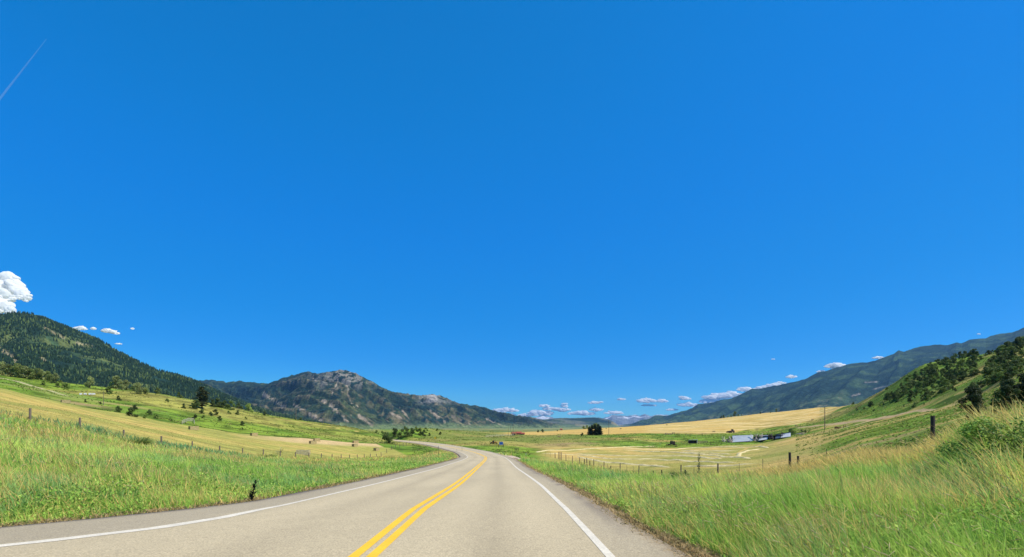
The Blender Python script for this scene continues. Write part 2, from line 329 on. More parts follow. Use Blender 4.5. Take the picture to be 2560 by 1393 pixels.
def ground_color(X, Y, Z):
    px, Yd, th = colpos(X, Y); k = kidx(px, Yd); r = np.hypot(X, Y)
    n1 = fbm(X / 14, Y / 14, 11); n2 = fbm(X / 60, Y / 60, 12); n3 = fbm(X / 3.5, Y / 3.5, 13); n4 = fbm(X / 300, Y / 300, 14)
    c = np.zeros(X.shape + (3,)) + GREEN
    c = mixc(c, LIME, sst(.4, .62, n1)); c = mixc(c, DKGREEN, sst(.55, .75, fbm(X / 6, Y / 6, 15)) * .6)
    c = mixc(c, STRAW * .85, sst(.48, .66, n2) * (.45 + .25 * sst(1050, 1100, px)))
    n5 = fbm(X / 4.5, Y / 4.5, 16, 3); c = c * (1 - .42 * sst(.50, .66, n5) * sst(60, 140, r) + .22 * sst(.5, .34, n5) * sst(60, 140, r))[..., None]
    # near verge soil under the grass
    c = mixc(c, np.array((.15, .20, .04)), (1 - sst(30, 80, r)) * .8)
    # left: cut hay field between fence and knoll
    ku = np.interp(px, [940, 1035], [4.0, 2.0]); f = (sst(2.0, 2.08, k) * (1 - sst(-.03, .03, k - ku)))
    rows = .5 + .5 * np.sin((X * .35 + Y * .94) / 2.4 * 2 * math.pi / 2.6 + 4 * fbm(X / 50, Y / 50, 20))
    cf = mixc(np.zeros_like(c) + CUT, STRAW, sst(.42, .6, n2 * .6 + .4 * n1)); cf = mixc(cf, np.array((.24, .25, .06)), sst(.5, .62, n1) * .7)
    cf = cf * (.88 + .18 * rows[..., None] + .20 * (n3[..., None] - .5)) * np.array((.95, 1, .9))
    cf = mixc(cf, np.array((.52, .36, .17)), sst(3.4, 3.8, k) * sst(560, 760, px) * .9)
    c = mixc(c, cf, f)
    # dry strip just before the fence
    c = mixc(c, STRAW * .9, sst(1.6, 1.9, k) * (1 - sst(2.0, 2.1, k)) * (px < 1000) * .6)
    # dark hedge line at the field's upper edge
    c = mixc(c, DKGREEN * .8, np.exp(-((k - 4.06) / .035)**2) * (px > 350) * (px < 1000) * .8)
    # left upper field: strip paler and striped
    fu = sst(4.25, 4.35, k) * (1 - sst(4.75, 5.0, k)) * (1 - sst(150, 300, px)); c = mixc(c, np.array((.20, .24, .05)), fu)
    # right: mown hay field with swaths
    f = sst(1.95, 2.1, k) * (1 - sst(3.9, 3.98, k)) * sst(1325, 1400, px) * (1 - sst(1980, 2060, px + (k - 2) * -30))
    cm = mixc(np.zeros_like(c) + np.array((.33, .285, .08)), STRAW * 1.02, sst(.34, .55, n2)); cm = mixc(cm, np.array((.19, .22, .04)), sst(.5, .65, n1) * .6)
    c = mixc(c, cm, f)
    # valley floor far out
    f = sst(550, 900, Yd) * sst(1060, 1110, px) * (1 - sst(1430, 1480, px)); cv = mixc(np.zeros_like(c) + SAGE, STRAW * .7, sst(.45, .6, fbm(X / 160, Y / 90, 23)) * .6); cv = mixc(cv, DKGREEN, sst(.56, .62, fbm(X / 260, Y / 60, 24)) * .8)
    c = mixc(c, cv, f)
    f = sst(1040, 1090, px) * (1 - sst(1400, 1560, px)) * sst(200, 300, Yd) * (1 - sst(550, 900, Yd)) * .6; c = mixc(c, np.array((.20, .20, .05)), f)
    # golden field rising to the skyline
    low = np.interp(px, [1230, 1350, 1470, 1560, 1700, 1830, 1900, 1990, 2060, 2140], [5.7, 5.45, 5.12, 5.02, 5.0, 5.0, 5.1, 5.0, 5.1, 6.0])
    f = sst(0, .03, k - low) * (1 - sst(6.15, 6.3, k)) * sst(1235, 1290, px) * (1 - sst(2120, 2160, px))
    rows = np.sin((Y + .35 * X + 22 * (fbm(X / 160, Y / 160, 22) - .5)) / 26 * 2 * math.pi)
    rm = sst(.75, .98, rows) * sst(1600, 1640, px) * (1 - sst(1985, 2030, px))
    cg = np.zeros_like(c) + GOLD; cg = mixc(cg, STRAW * .8, sst(.4, .7, n2) * .5); cg = mixc(cg, np.array((.30, .26, .08)), rm * .8); cg = mixc(cg, np.array((.68, .55, .26)), sst(.6, .95, -rows) * sst(1600, 1640, px) * .8)
    c = mixc(c, cg, f)
    # dry grass patches on the slope right
    f = sst(.5, .62, fbm(X / 22, Y / 9, 31)) * sst(1950, 2050, px) * sst(2.0, 2.3, k) * (1 - sst(4.2, 4.6, k)); c = mixc(c, STRAW * .95, f * .75)
    f = sst(.45, .7, fbm(X / 7, Y / 7, 32)) * (px > 2050) * sst(4, 4.6, k); c = mixc(c, np.array((.08, .15, .018)), f * .7)
    # bare red soil on the far knoll
    for cx, cy, rx, ry in BARE: c = mixc(c, np.array((.38, .25, .12)), np.exp(-(((X - cx) / rx)**2 + ((Y - cy) / ry)**2)) * .75)
    for P, wd, col, lo in TRACKS:
        dd = segdist(X, Y, P) + (n3 - .5) * wd * .5; c = mixc(c, col, (1 - sst(wd * .55, wd, dd)) * .9)
    # verge edge: dry litter beside the asphalt, gravel turnout on the right of the bend
    out, side, rz = road_out(X, Y)
    c = mixc(c, np.array((.36, .26, .13)), (1 - sst(.3, 1.0, out + (n3 - .5) * .8)) * (out < 1.5))
    g = (1 - sst(2.5, 6.0, out)) * (side > 0) * sst(62, 80, Y) * (1 - sst(120, 140, Y)) * (Y > 0); c = mixc(c, np.array((.44, .34, .25)), g)
    return np.clip(c, .005, .9)
BARE = []
for p, rx, ry in (((305, 1012), 9, 8), ((205, 1010), 7, 5), ((1425, 1108), 14, 20), ((2165, 1112), 6, 3)):
    q = hit(*p); BARE.append((q.x, q.y, rx, ry))
for pts, wd, col in (
    ([(2400, 1008), (2300, 1025), (2200, 1043), (2140, 1062), (2060, 1080), (1990, 1098), (1930, 1110)], 1.3, DIRT * 1.1),
    ([(2240, 1040), (2150, 1052), (2080, 1060), (2000, 1068)], 2.6, DIRT),
    ([(1960, 1106), (1900, 1112), (1860, 1125), (1830, 1137)], .6, STRAW),
    ([(2130, 1140), (2060, 1146), (1980, 1155), (1900, 1163)], .55, STRAW * 1.1),
    ([(2390, 985), (2470, 955), (2560, 915)], 1.0, STRAW),
    ([(165, 990), (100, 970), (0, 945)], 1.3, PALE * .8),
    ([(690, 1046), (800, 1062), (900, 1080)], .9, STRAW)):
    TRACKS.append((wpath(pts), wd, col, 0))
def make_ground():
    th = np.concatenate([np.arctan(np.linspace(U(-150), U(2710), 1150)), np.linspace(math.atan(U(2710)), 2 * math.pi + math.atan(U(-150)), 120)[1:-1]])
    r = np.exp(np.linspace(math.log(1.2), math.log(1500), 600)); r = np.concatenate([r, np.exp(np.linspace(math.log(1500), math.log(32000), 50))[1:]])
    T, R = np.meshgrid(th, r); 
    # rows at equal depth in front of the camera
    X = np.sin(T) * R; Y = np.cos(T) * R
    Z = height(X, Y); n, m = X.shape
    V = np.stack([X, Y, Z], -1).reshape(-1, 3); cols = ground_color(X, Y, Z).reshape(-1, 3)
    i, j = np.meshgrid(np.arange(n - 1), np.arange(m), indexing='ij'); j2 = (j + 1) % m
    Q = np.stack([i * m + j, (i + 1) * m + j, (i + 1) * m + j2, i * m + j2], -1).reshape(-1, 4)
    V = np.vstack([V, [[0, 0, float(Z[0].mean())]]]); cols = np.vstack([cols, cols[:1]])
    jj = np.arange(m); Tf = np.stack([np.full(m, n * m), jj, (jj + 1) % m], -1)
    o = npmesh('ground', V, [Q, Tf], M['ground'], cols=cols, smooth=True); tag(o, kind='structure', label='grassy valley ground with hay fields')
make_ground()

# ------------------------------------------------------------------ road, markings
def strip(name, la, lb, m, lift, nx=1, y0=-200, y1=500, cols=False, kind='structure', wob=0, skirt=0):
    sel = (CL[:, 1] > y0) & (CL[:, 1] < y1); c = CL[sel]; n = NR[sel]
    a = la(c[:, 1]); b = lb(c[:, 1]); z = road_z(c[:, 1]) + lift; V = []; tt = np.linspace(0, 1, nx + 1)
    for t in tt:
        o = a * (1 - t) + b * t
        if wob and t in (0., 1.): o = o + (fbm(c[:, 1] / 1.3, c[:, 1] * 0, 40 + int(t)) - .5) * wob * 2
        V.append(np.stack([c[:, 0] + n[:, 0] * o, c[:, 1] + n[:, 1] * o, z], -1))
    if skirt:
        for k in (0, -1):
            q = V[k].copy(); q[:, 2] -= skirt
            V = [q] + V if k == 0 else V + [q]
    V = np.array(V); k_, l_ = V.shape[:2]; i, j = np.meshgrid(np.arange(k_ - 1), np.arange(l_ - 1), indexing='ij')
    Q = np.stack([i * l_ + j, (i + 1) * l_ + j, (i + 1) * l_ + j + 1, i * l_ + j + 1], -1).reshape(-1, 4)
    cc = None
    if cols:
        off = np.concatenate([[0], tt, [1]]) if skirt else tt
        X, Y = V[..., 0], V[..., 1]; o2 = np.array([a * (1 - t) + b * t for t in off])
        base = np.zeros(V.shape) + np.array((.415, .333, .198))
        wheel = sum(np.exp(-((o2 - w_) / .35)**2) for w_ in (-2.7, -1.0, .9, 2.6)); base *= (1 + .07 * wheel[..., None]); oil = sum(np.exp(-((o2 - w_) / .22)**2) for w_ in (-1.85, 1.75)); base *= (1 - .10 * oil * (.5 + fbm(X / 1.2, Y / 7, 53)))[..., None]
        sh = sst(3.45, 3.6, o2); shl = sst(0, .15, -o2 - ofs(LW, Y)); base = mixc(base, np.array((.31, .255, .165)), np.clip(np.maximum(sh * .55, shl * .8), 0, 1))
        base *= (.88 + .24 * fbm(X / 1.6, Y / 6, 50)[..., None])
        e = np.minimum(o2 - a, b - o2); base = mixc(base, np.array((.13, .10, .075)), (1 - sst(0, .45, e + (fbm(X, Y, 51) - .5) * .5)) * .75)
        cc = base.reshape(-1, 3)
    o = npmesh(name, V.reshape(-1, 3), Q, m, cols=cc, smooth=False); tag(o, kind=kind); return o
road = strip('road', lambda y: -ofs(LE, y), lambda y: ofs(RE, y), M['asphalt'], 0, nx=44, y0=-260, cols=True, wob=.12, skirt=.12); road['label'] = 'two lane asphalt road bending left'
strip('road_marking', lambda y: -ofs(LW, y) - .065 - .13 * sst(14, 8.5, y), lambda y: -ofs(LW, y) + .065 + .10 * sst(14, 8.5, y), M['white_paint'], .005)['label'] = 'white left edge line'
strip('road_marking', lambda y: ofs(RW, y) - .065, lambda y: ofs(RW, y) + .065, M['white_paint'], .005)['label'] = 'white right edge line'
strip('road_marking', lambda y: y * 0 - .20, lambda y: y * 0 - .05, M['yellow_paint'], .005)['label'] = 'left stripe of the double yellow centre line'
strip('road_marking', lambda y: y * 0 + .05, lambda y: y * 0 + .20, M['yellow_paint'], .005)['label'] = 'right stripe of the double yellow centre line'
#PART2
# ------------------------------------------------------------------ mountains (structure), each a relief mesh from foot to back slope
def mountain(name, label, sil, yr, yf, zf, yb, m, colf, nx=620, nt=90, amp=60, lam=500, skew=.8, shp=1.15, rough=3, seed=1, crest=0, sink=(0, 0)):
    s = np.array(sil, float); px = np.linspace(s[0, 0], s[-1, 0], nx); py = np.interp(px, s[:, 0], s[:, 1])
    Yr = np.interp(px, *zip(*yr)) if isinstance(yr, list) else np.full(nx, float(yr)); Yf = np.interp(px, *zip(*yf)) if isinstance(yf, list) else np.full(nx, float(yf))
    zr = EYE - (py - HY) / F * Yr; t = np.concatenate([np.linspace(0, 1, nt), 1 + np.linspace(0, 1, 24)[1:]])
    Pn, T = np.meshgrid(np.arange(nx), t); u = U(px)[Pn]
    Y = np.where(T <= 1, Yf[Pn] + (Yr - Yf)[Pn] * T, Yr[Pn] + (yb - Yr[Pn]) * (T - 1)); 
    jit = (fbm(px / 40, px * 0, seed + 60) - .5)[Pn] * .0
    X = u * Y
    base = np.where(T <= 1, T, 2 - T); prof = np.clip(base, 0, 1)**shp
    rg = 1 - np.abs(2 * fbm((X + skew * Y) / lam, (Y - .3 * X) / (lam * 3.2), seed, 4) - 1)        # spurs running down the slope
    rg2 = 1 - np.abs(2 * fbm((X + skew * Y) / (lam * .37), (Y - .3 * X) / (lam * 1.1), seed + 5, 4) - 1)
    env = 4 * np.clip(base, 0, 1) * (1 - np.clip(base, 0, 1)); env = np.maximum(env, .0)
    Z = zf + (zr[Pn] - zf) * prof + (rg - .72) * amp * env + (rg2 - .72) * amp * .4 * env + (fbm(X / (lam * .08), Y / (lam * .08), seed + 9, 3) - .5) * rough * 2
    if crest: Z += (fbm(X / (lam * .15), Y / (lam * .3), seed + 12, 4) - .5) * crest * np.exp(-((T - 1) / .12)**2)
    fr = Pn / (nx - 1.); Z = Z - sink[0] * (1 - sst(0, .10, fr)) - sink[1] * sst(.86, 1, fr)
    V = np.stack([X, Y, Z], -1).reshape(-1, 3)
    c = colf(px[Pn], base, rg, rg2, X, Y, Z, EYE and HY - (Z - EYE) / Y * F); n = len(t)
    i, j = np.meshgrid(np.arange(n - 1), np.arange(nx - 1), indexing='ij')
    Q = np.stack([i * nx + j, i * nx + j + 1, (i + 1) * nx + j + 1, (i + 1) * nx + j], -1).reshape(-1, 4)
    o = npmesh(name, V, Q, m, cols=np.clip(c, .004, .9).reshape(-1, 3), smooth=True); tag(o, label=label, kind='structure')
    return X, Y, Z, px, t
FOR = np.array((.013, .030, .022)); FOR2 = np.array((.034, .060, .028)); TAN = np.array((.24, .20, .11)); ROCK = np.array((.30, .28, .24)); MEAD = np.array((.12, .15, .05))
def col_left(px, b, rg, rg2, X, Y, Z, py):
    n = fbm(X / 60, Y / 110, 70); n2 = fbm(X / 18, Y / 30, 71)
    c = np.zeros(X.shape + (3,)) + FOR * 1.3; c = mixc(c, FOR2 * 1.5, sst(.45, .62, n)); c = mixc(c, MEAD, sst(.58, .70, n * .6 + n2 * .4))
    for P, w in (([(112, 820), (165, 848)], 5), ([(190, 858), (228, 866)], 6), ([(0, 870), (40, 900)], 7), ([(100, 893), (112, 900)], 6), ([(20, 890), (45, 915)], 6)):
        d = segdist(px, py, P); c = mixc(c, TAN * 1.15, (1 - sst(w * .3, w * .9, d + (n2 - .4) * 9)))
    return c
SL = [(-260, 800), (-100, 790), (0, 785), (60, 783), (110, 790), (160, 814), (200, 832), (250, 852), (300, 882), (350, 907), (400, 928), (450, 938), (500, 958), (560, 987), (600, 1002), (650, 1022), (700, 1037), (780, 1052), (860, 1062), (950, 1070)]
LM = mountain('forested_hill', 'near forested hill rising on the left', SL, [(-260, 1900), (400, 2300), (950, 3000)], [(-260, 850), (400, 900), (950, 2300)], -10, 3600, M['mountain'], col_left, nx=500, nt=110, amp=90, lam=340, skew=-.25, shp=1.0, seed=5, sink=(0, 110))
def col_mid(px, b, rg, rg2, X, Y, Z, py):
    n = fbm(X / 160, Y / 300, 74); n2 = fbm(X / 55, Y / 90, 75); n3 = fbm((X + 1.2 * Y) / 120, Y / 900, 76)
    c = np.zeros(X.shape + (3,)) + FOR * 1.35; c = mixc(c, FOR2, sst(.45, .65, n) * .8)
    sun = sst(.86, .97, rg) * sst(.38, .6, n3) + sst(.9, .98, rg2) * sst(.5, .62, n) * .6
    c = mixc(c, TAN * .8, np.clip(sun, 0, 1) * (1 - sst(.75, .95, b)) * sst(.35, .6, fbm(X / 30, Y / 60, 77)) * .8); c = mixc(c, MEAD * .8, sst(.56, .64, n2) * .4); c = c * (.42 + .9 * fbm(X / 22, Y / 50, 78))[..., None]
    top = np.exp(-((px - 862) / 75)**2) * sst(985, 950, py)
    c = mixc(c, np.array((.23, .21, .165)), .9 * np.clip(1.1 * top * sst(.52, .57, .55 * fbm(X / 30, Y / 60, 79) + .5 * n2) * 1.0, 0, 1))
    pk = sst(20, 8, np.abs(px - 1080)) * sst(1010, 1002, py); c = mixc(c, ROCK * .95, pk * sst(.3, .5, n2))
    pk = sst(60, 30, np.abs(px - 1090)) * sst(1018, 1004, py) * .5; c = mixc(c, ROCK, pk * sst(.4, .6, n2))
    for P, w in (([(843, 930), (845, 955), (836, 972), (830, 985)], 2.6), ([(866, 935), (864, 955), (871, 975), (868, 985), (876, 1002)], 2.8), ([(778, 942), (805, 965)], 3), ([(770, 988), (785, 978)], 4),
                 ([(657, 985), (690, 1005), (712, 1022)], 6), ([(735, 1012), (770, 1032), (800, 1050)], 5), ([(806, 1000), (830, 1018), (870, 1052)], 6), ([(895, 1040), (930, 1062)], 5), ([(878, 1010), (892, 1018)], 5),
                 ([(973, 1030), (1010, 1050)], 4), ([(1075, 1025), (1120, 1060)], 4), ([(1000, 1020), (1022, 1045)], 3), ([(1130, 1040), (1180, 1062)], 3), ([(1215, 1048), (1262, 1066)], 3)):
        d = segdist(px, py, P); c = mixc(c, (TAN if py is None else np.array((.34, .27, .19))), (1 - sst(w * .25, w, d + (fbm(X / 35, Y / 70, 81) - .4) * w * 3.2)) * .8)
    f = sst(60, 10, Z + 25 + (n - .5) * 60); c = mixc(c, SAGE, f * .8)
    return c
SM = [(470, 960), (500, 951), (530, 949), (560, 954), (600, 956), (620, 957), (660, 961), (690, 954), (715, 946), (735, 939), (752, 932), (775, 932), (800, 934), (808, 929), (845, 928), (868, 928), (885, 932), (905, 942), (930, 958), (950, 968), (980, 980), (1010, 986), (1035, 990), (1060, 991), (1072, 988), (1085, 987), (1100, 992), (1115, 997), (1150, 1009), (1180, 1016), (1210, 1023), (1240, 1034), (1262, 1041), (1300, 1047), (1340, 1053), (1390, 1060), (1440, 1068)]
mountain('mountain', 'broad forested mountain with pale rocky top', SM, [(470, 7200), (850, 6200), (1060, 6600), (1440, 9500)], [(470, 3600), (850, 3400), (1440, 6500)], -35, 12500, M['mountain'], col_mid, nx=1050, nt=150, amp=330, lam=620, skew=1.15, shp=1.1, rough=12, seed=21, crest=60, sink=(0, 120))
def col_mesa(px, b, rg, rg2, X, Y, Z, py):
    n = fbm(X / 300, Y / 300, 84); c = np.zeros(X.shape + (3,)) + FOR * 1.3; c = mixc(c, MEAD, sst(.5, .66, n) * .6)
    c = mixc(c, ROCK * .7, sst(.9, .97, rg) * .4); c = mixc(c, SAGE, sst(40, 0, Z) * .7)
    for P, w in (([(1440, 1062), (1470, 1066)], 3), ([(1530, 1058), (1555, 1064)], 4), ([(1330, 1060), (1350, 1068)], 3)):
        c = mixc(c, TAN, (1 - sst(w * .3, w, segdist(px, py, P) + (n - .5) * 3)) * .8)
    return c
mountain('mountain', 'long flat topped dark ridge closing the valley', [(1270, 1052), (1295, 1045), (1312, 1040), (1330, 1046), (1360, 1049), (1400, 1046), (1450, 1045), (1495, 1044), (1520, 1049), (1545, 1056), (1565, 1066)], 11500, 8500, -40, 15000, M['mountain'], col_mesa, nx=300, nt=50, amp=120, lam=900, skew=.3, shp=.7, seed=31, sink=(120, 120))
def col_pale(px, b, rg, rg2, X, Y, Z, py):
    n = fbm(X / 500, Y / 500, 94); c = np.zeros(X.shape + (3,)) + np.array((.16, .17, .17)); return mixc(c, np.array((.75, .75, .75)), sst(.56, .64, n) * sst(.55, .85, b) * .8)
mountain('mountain', 'far pale blue snow flecked peaks on the horizon', [(1240, 1062), (1280, 1052), (1310, 1046), (1340, 1043), (1352, 1040), (1368, 1042), (1385, 1046), (1400, 1050), (1450, 1058), (1500, 1048), (1520, 1042), (1530, 1037), (1540, 1040), (1555, 1038), (1570, 1041), (1585, 1037), (1600, 1039), (1612, 1035), (1625, 1040), (1645, 1038), (1670, 1039), (1700, 1044), (1760, 1050)], 25500, 20000, -60, 29000, M['far_mountain'], col_pale, nx=420, nt=50, amp=260, lam=1400, skew=.2, seed=41, rough=20, crest=130)
def col_right(px, b, rg, rg2, X, Y, Z, py):
    n = fbm(X / 240, Y / 240, 104); n2 = fbm(X / 70, Y / 70, 105); c = np.zeros(X.shape + (3,)) + FOR * 1.25; c = mixc(c, FOR2 * 1.3, sst(.45, .65, n))
    lo = sst(.45, .12, b) * sst(.4, .6, n2); c = mixc(c, np.array((.09, .13, .06)), lo * .9); c = mixc(c, TAN, sst(.62, .68, n2) * sst(.4, .1, b) * .8)
    for P, w in (([(2163, 956), (2195, 954)], 3), ([(2250, 945), (2280, 940)], 4), ([(2180, 975), (2220, 965)], 3), ([(2130, 990), (2150, 985)], 4)):
        c = mixc(c, np.array((.30, .26, .22)), (1 - sst(w * .2, w * .8, segdist(px, py, P) + (n2 - .35) * 5)) * .8)
    c = c * (.6 + .8 * fbm(X / 30, Y / 50, 108))[..., None]
    return c
SR = [(1540, 1068), (1560, 1063), (1590, 1053), (1603, 1048), (1622, 1050), (1637, 1040), (1655, 1042), (1668, 1042), (1683, 1034), (1700, 1030), (1730, 1021), (1745, 1012), (1760, 1010), (1785, 1005), (1805, 999), (1830, 996), (1845, 990), (1862, 983), (1880, 973), (1900, 972), (1925, 969), (1950, 964), (1975, 957), (2000, 950), (2020, 943), (2050, 930), (2090, 920), (2130, 910), (2165, 905), (2195, 897), (2230, 886), (2247, 877), (2260, 879), (2300, 866), (2330, 863), (2370, 860), (2390, 854), (2405, 857), (2425, 848), (2465, 845), (2490, 836), (2530, 830), (2560, 817), (2640, 800), (2760, 780)]
mountain('mountain', 'long shaded blue forested range on the right', SR, [(1540, 13500), (1700, 10500), (2000, 8000), (2760, 6500)], [(1540, 9000), (1700, 7000), (2000, 4500), (2760, 3000)], -45, 16500, M['mountain'], col_right, nx=900, nt=110, amp=300, lam=1100, skew=-.9, shp=1.05, rough=10, seed=51, crest=50, sink=(90, 0))
mountain('mountain', 'lower blue spur in front of the far peaks', [(1500, 1068), (1550, 1063), (1575, 1060), (1590, 1056), (1603, 1050), (1615, 1053), (1640, 1056), (1680, 1064), (1720, 1070)], 15500, 13800, -50, 16600, M['mountain'], col_mesa, nx=160, nt=40, amp=80, lam=900, skew=.2, seed=61, sink=(60, 60))

# conifer forest covering the near hill on the left (nobody could count it)
def conifers(name, label, pts, hs, cols, m=None):
    """pts (n,3), hs heights; each tree two stacked five-sided cones"""
    n = len(pts); k = 5; ang = np.arange(k) * 2 * math.pi / k; V = []; Q = []; Cc = []
    off = 0
    for (z0, z1, r) in ((.08, .72, .22), (.42, 1.0, .15)):
        rr = r * hs * rng.uniform(.8, 1.25, n); a = ang[None] + rng.uniform(0, 6.28, n)[:, None]; jr = rng.uniform(.7, 1.3, (n, k))
        ring = np.stack([pts[:, None, 0] + np.cos(a) * rr[:, None] * jr, pts[:, None, 1] + np.sin(a) * rr[:, None] * jr, pts[:, None, 2] + hs[:, None] * (z0 + rng.uniform(-.04, .04, (n, k)))], -1)
        top = np.stack([pts[:, 0], pts[:, 1], pts[:, 2] + hs * z1], -1)[:, None]
        V.append(np.concatenate([ring, top], 1).reshape(-1, 3)); b = off + np.arange(n)[:, None] * (k + 1)
        Q.append(np.stack([b + np.arange(k), b + (np.arange(k) + 1) % k, np.broadcast_to(b + k, (n, k))], -1).reshape(-1, 3)); off += n * (k + 1)
        Cc.append(np.repeat(cols, k + 1, 0))
    o = npmesh(name, np.vstack(V), np.vstack(Q), m or M['far_forest'], cols=np.vstack(Cc)); tag(o, label, None, kind='stuff'); return o
def left_forest():
    X, Y, Z, px, t = LM; n = 62000; N_ = len(t); nx = len(px)
    i = rng.uniform(0, 112, n); j = rng.uniform(0, nx * .9, n)
    # fewer far down the right
    i0 = i.astype(int); j0 = j.astype(int); fi = i - i0; fj = j - j0
    bl = lambda A: (A[i0, j0] * (1 - fj) + A[i0, j0 + 1] * fj) * (1 - fi) + (A[i0 + 1, j0] * (1 - fj) + A[i0 + 1, j0 + 1] * fj) * fi
    x, y, z = bl(X), bl(Y), bl(Z); pxx = CX + x / y * F; pyy = HY - (z - EYE) / y * F
    keep = fbm(x / 55, y / 90, 70) + rng.uniform(-.12, .12, n) < .60
    for P, w_ in (([(112, 820), (165, 848)], 5), ([(190, 858), (228, 866)], 7), ([(0, 870), (40, 900)], 8), ([(20, 890), (45, 915)], 7), ([(100, 893), (112, 900)], 6)):
        keep &= segdist(pxx, pyy, P) > w_ * rng.uniform(0, 1.1, n)
    h = rng.uniform(5, 14, n) * (.75 + .5 * fbm(x / 200, y / 200, 72)); p = np.stack([x, y, z - .8], -1)[keep]; h = h[keep]
    v = rng.uniform(.55, 1.2, len(h))[:, None]; c = np.where(rng.uniform(0, 1, len(h))[:, None] < .08 + .3 * sst(.5, .65, fbm(p[:, 0] / 90, p[:, 1] / 90, 73))[:, None], np.array((.07, .105, .035)), np.array((.015, .034, .018))) * v
    conifers('forest', 'dense dark conifer forest covering the left hill', p, h, c)
left_forest()
def far_forest_mid():
    """scattered conifers on the foot of the far mountains"""
    pass

# ------------------------------------------------------------------ vegetation builders
def leaf_cloud(centers, radii, n, size, cbase, seed, squash=.8, hang=0):
    r = np.random.default_rng(seed); k = len(centers); w_ = radii**2; ci = r.choice(k, n, p=w_ / w_.sum())
    d = r.normal(size=(n, 3)); d /= np.linalg.norm(d, axis=1)[:, None]; rad = r.uniform(.35, 1.0, n)**.6
    P = centers[ci] + d * (radii[ci] * rad)[:, None] * np.array((1, 1, squash))
    nrm = d * .6 + r.normal(size=(n, 3)) * .6; nrm[:, 2] += .3; nrm /= np.linalg.norm(nrm, axis=1)[:, None]
    a = np.cross(nrm, r.normal(size=(n, 3))); a /= np.linalg.norm(a, axis=1)[:, None] + 1e-9; b = np.cross(nrm, a)
    s = size * r.uniform(.5, 1.3, n)[:, None]
    V = np.stack([P - a * s, P - b * s * .55, P + a * s, P + b * s * .55], 1).reshape(-1, 3)
    Q = np.arange(n * 4).reshape(-1, 4)
    cv_ = r.uniform(.75, 1.25, k)[ci] * r.uniform(.7, 1.35, n)
    col = np.repeat(np.clip(np.asarray(cbase) * cv_[:, None] * np.stack([r.uniform(.85, 1.2, n), np.ones(n), r.uniform(.8, 1.1, n)], 1), .003, .9), 4, 0)
    return V, Q, col
def blob_centers(seed, H, Wd, k, base=.15, shape='round'):
    r = np.random.default_rng(seed); c = []; rd = []
    for _ in range(k):
        t = r.uniform(0, 1); zz = base + (1 - base) * t
        env = {'round': math.sqrt(max(0, 1 - (2 * t - .8)**2 / 1.5)), 'dome': math.sqrt(max(.05, 1 - t**2)), 'egg': math.sin(math.pi * (t * .85 + .12))}[shape]
        a = r.uniform(0, 6.28); q = env * math.sqrt(r.uniform(.05, 1)) * .36 * Wd
        c.append((math.cos(a) * q, math.sin(a) * q, zz * H * .86)); rd.append(r.uniform(.12, .22) * min(Wd, H * 1.1))
    return np.array(c), np.array(rd)
PROTO = {}
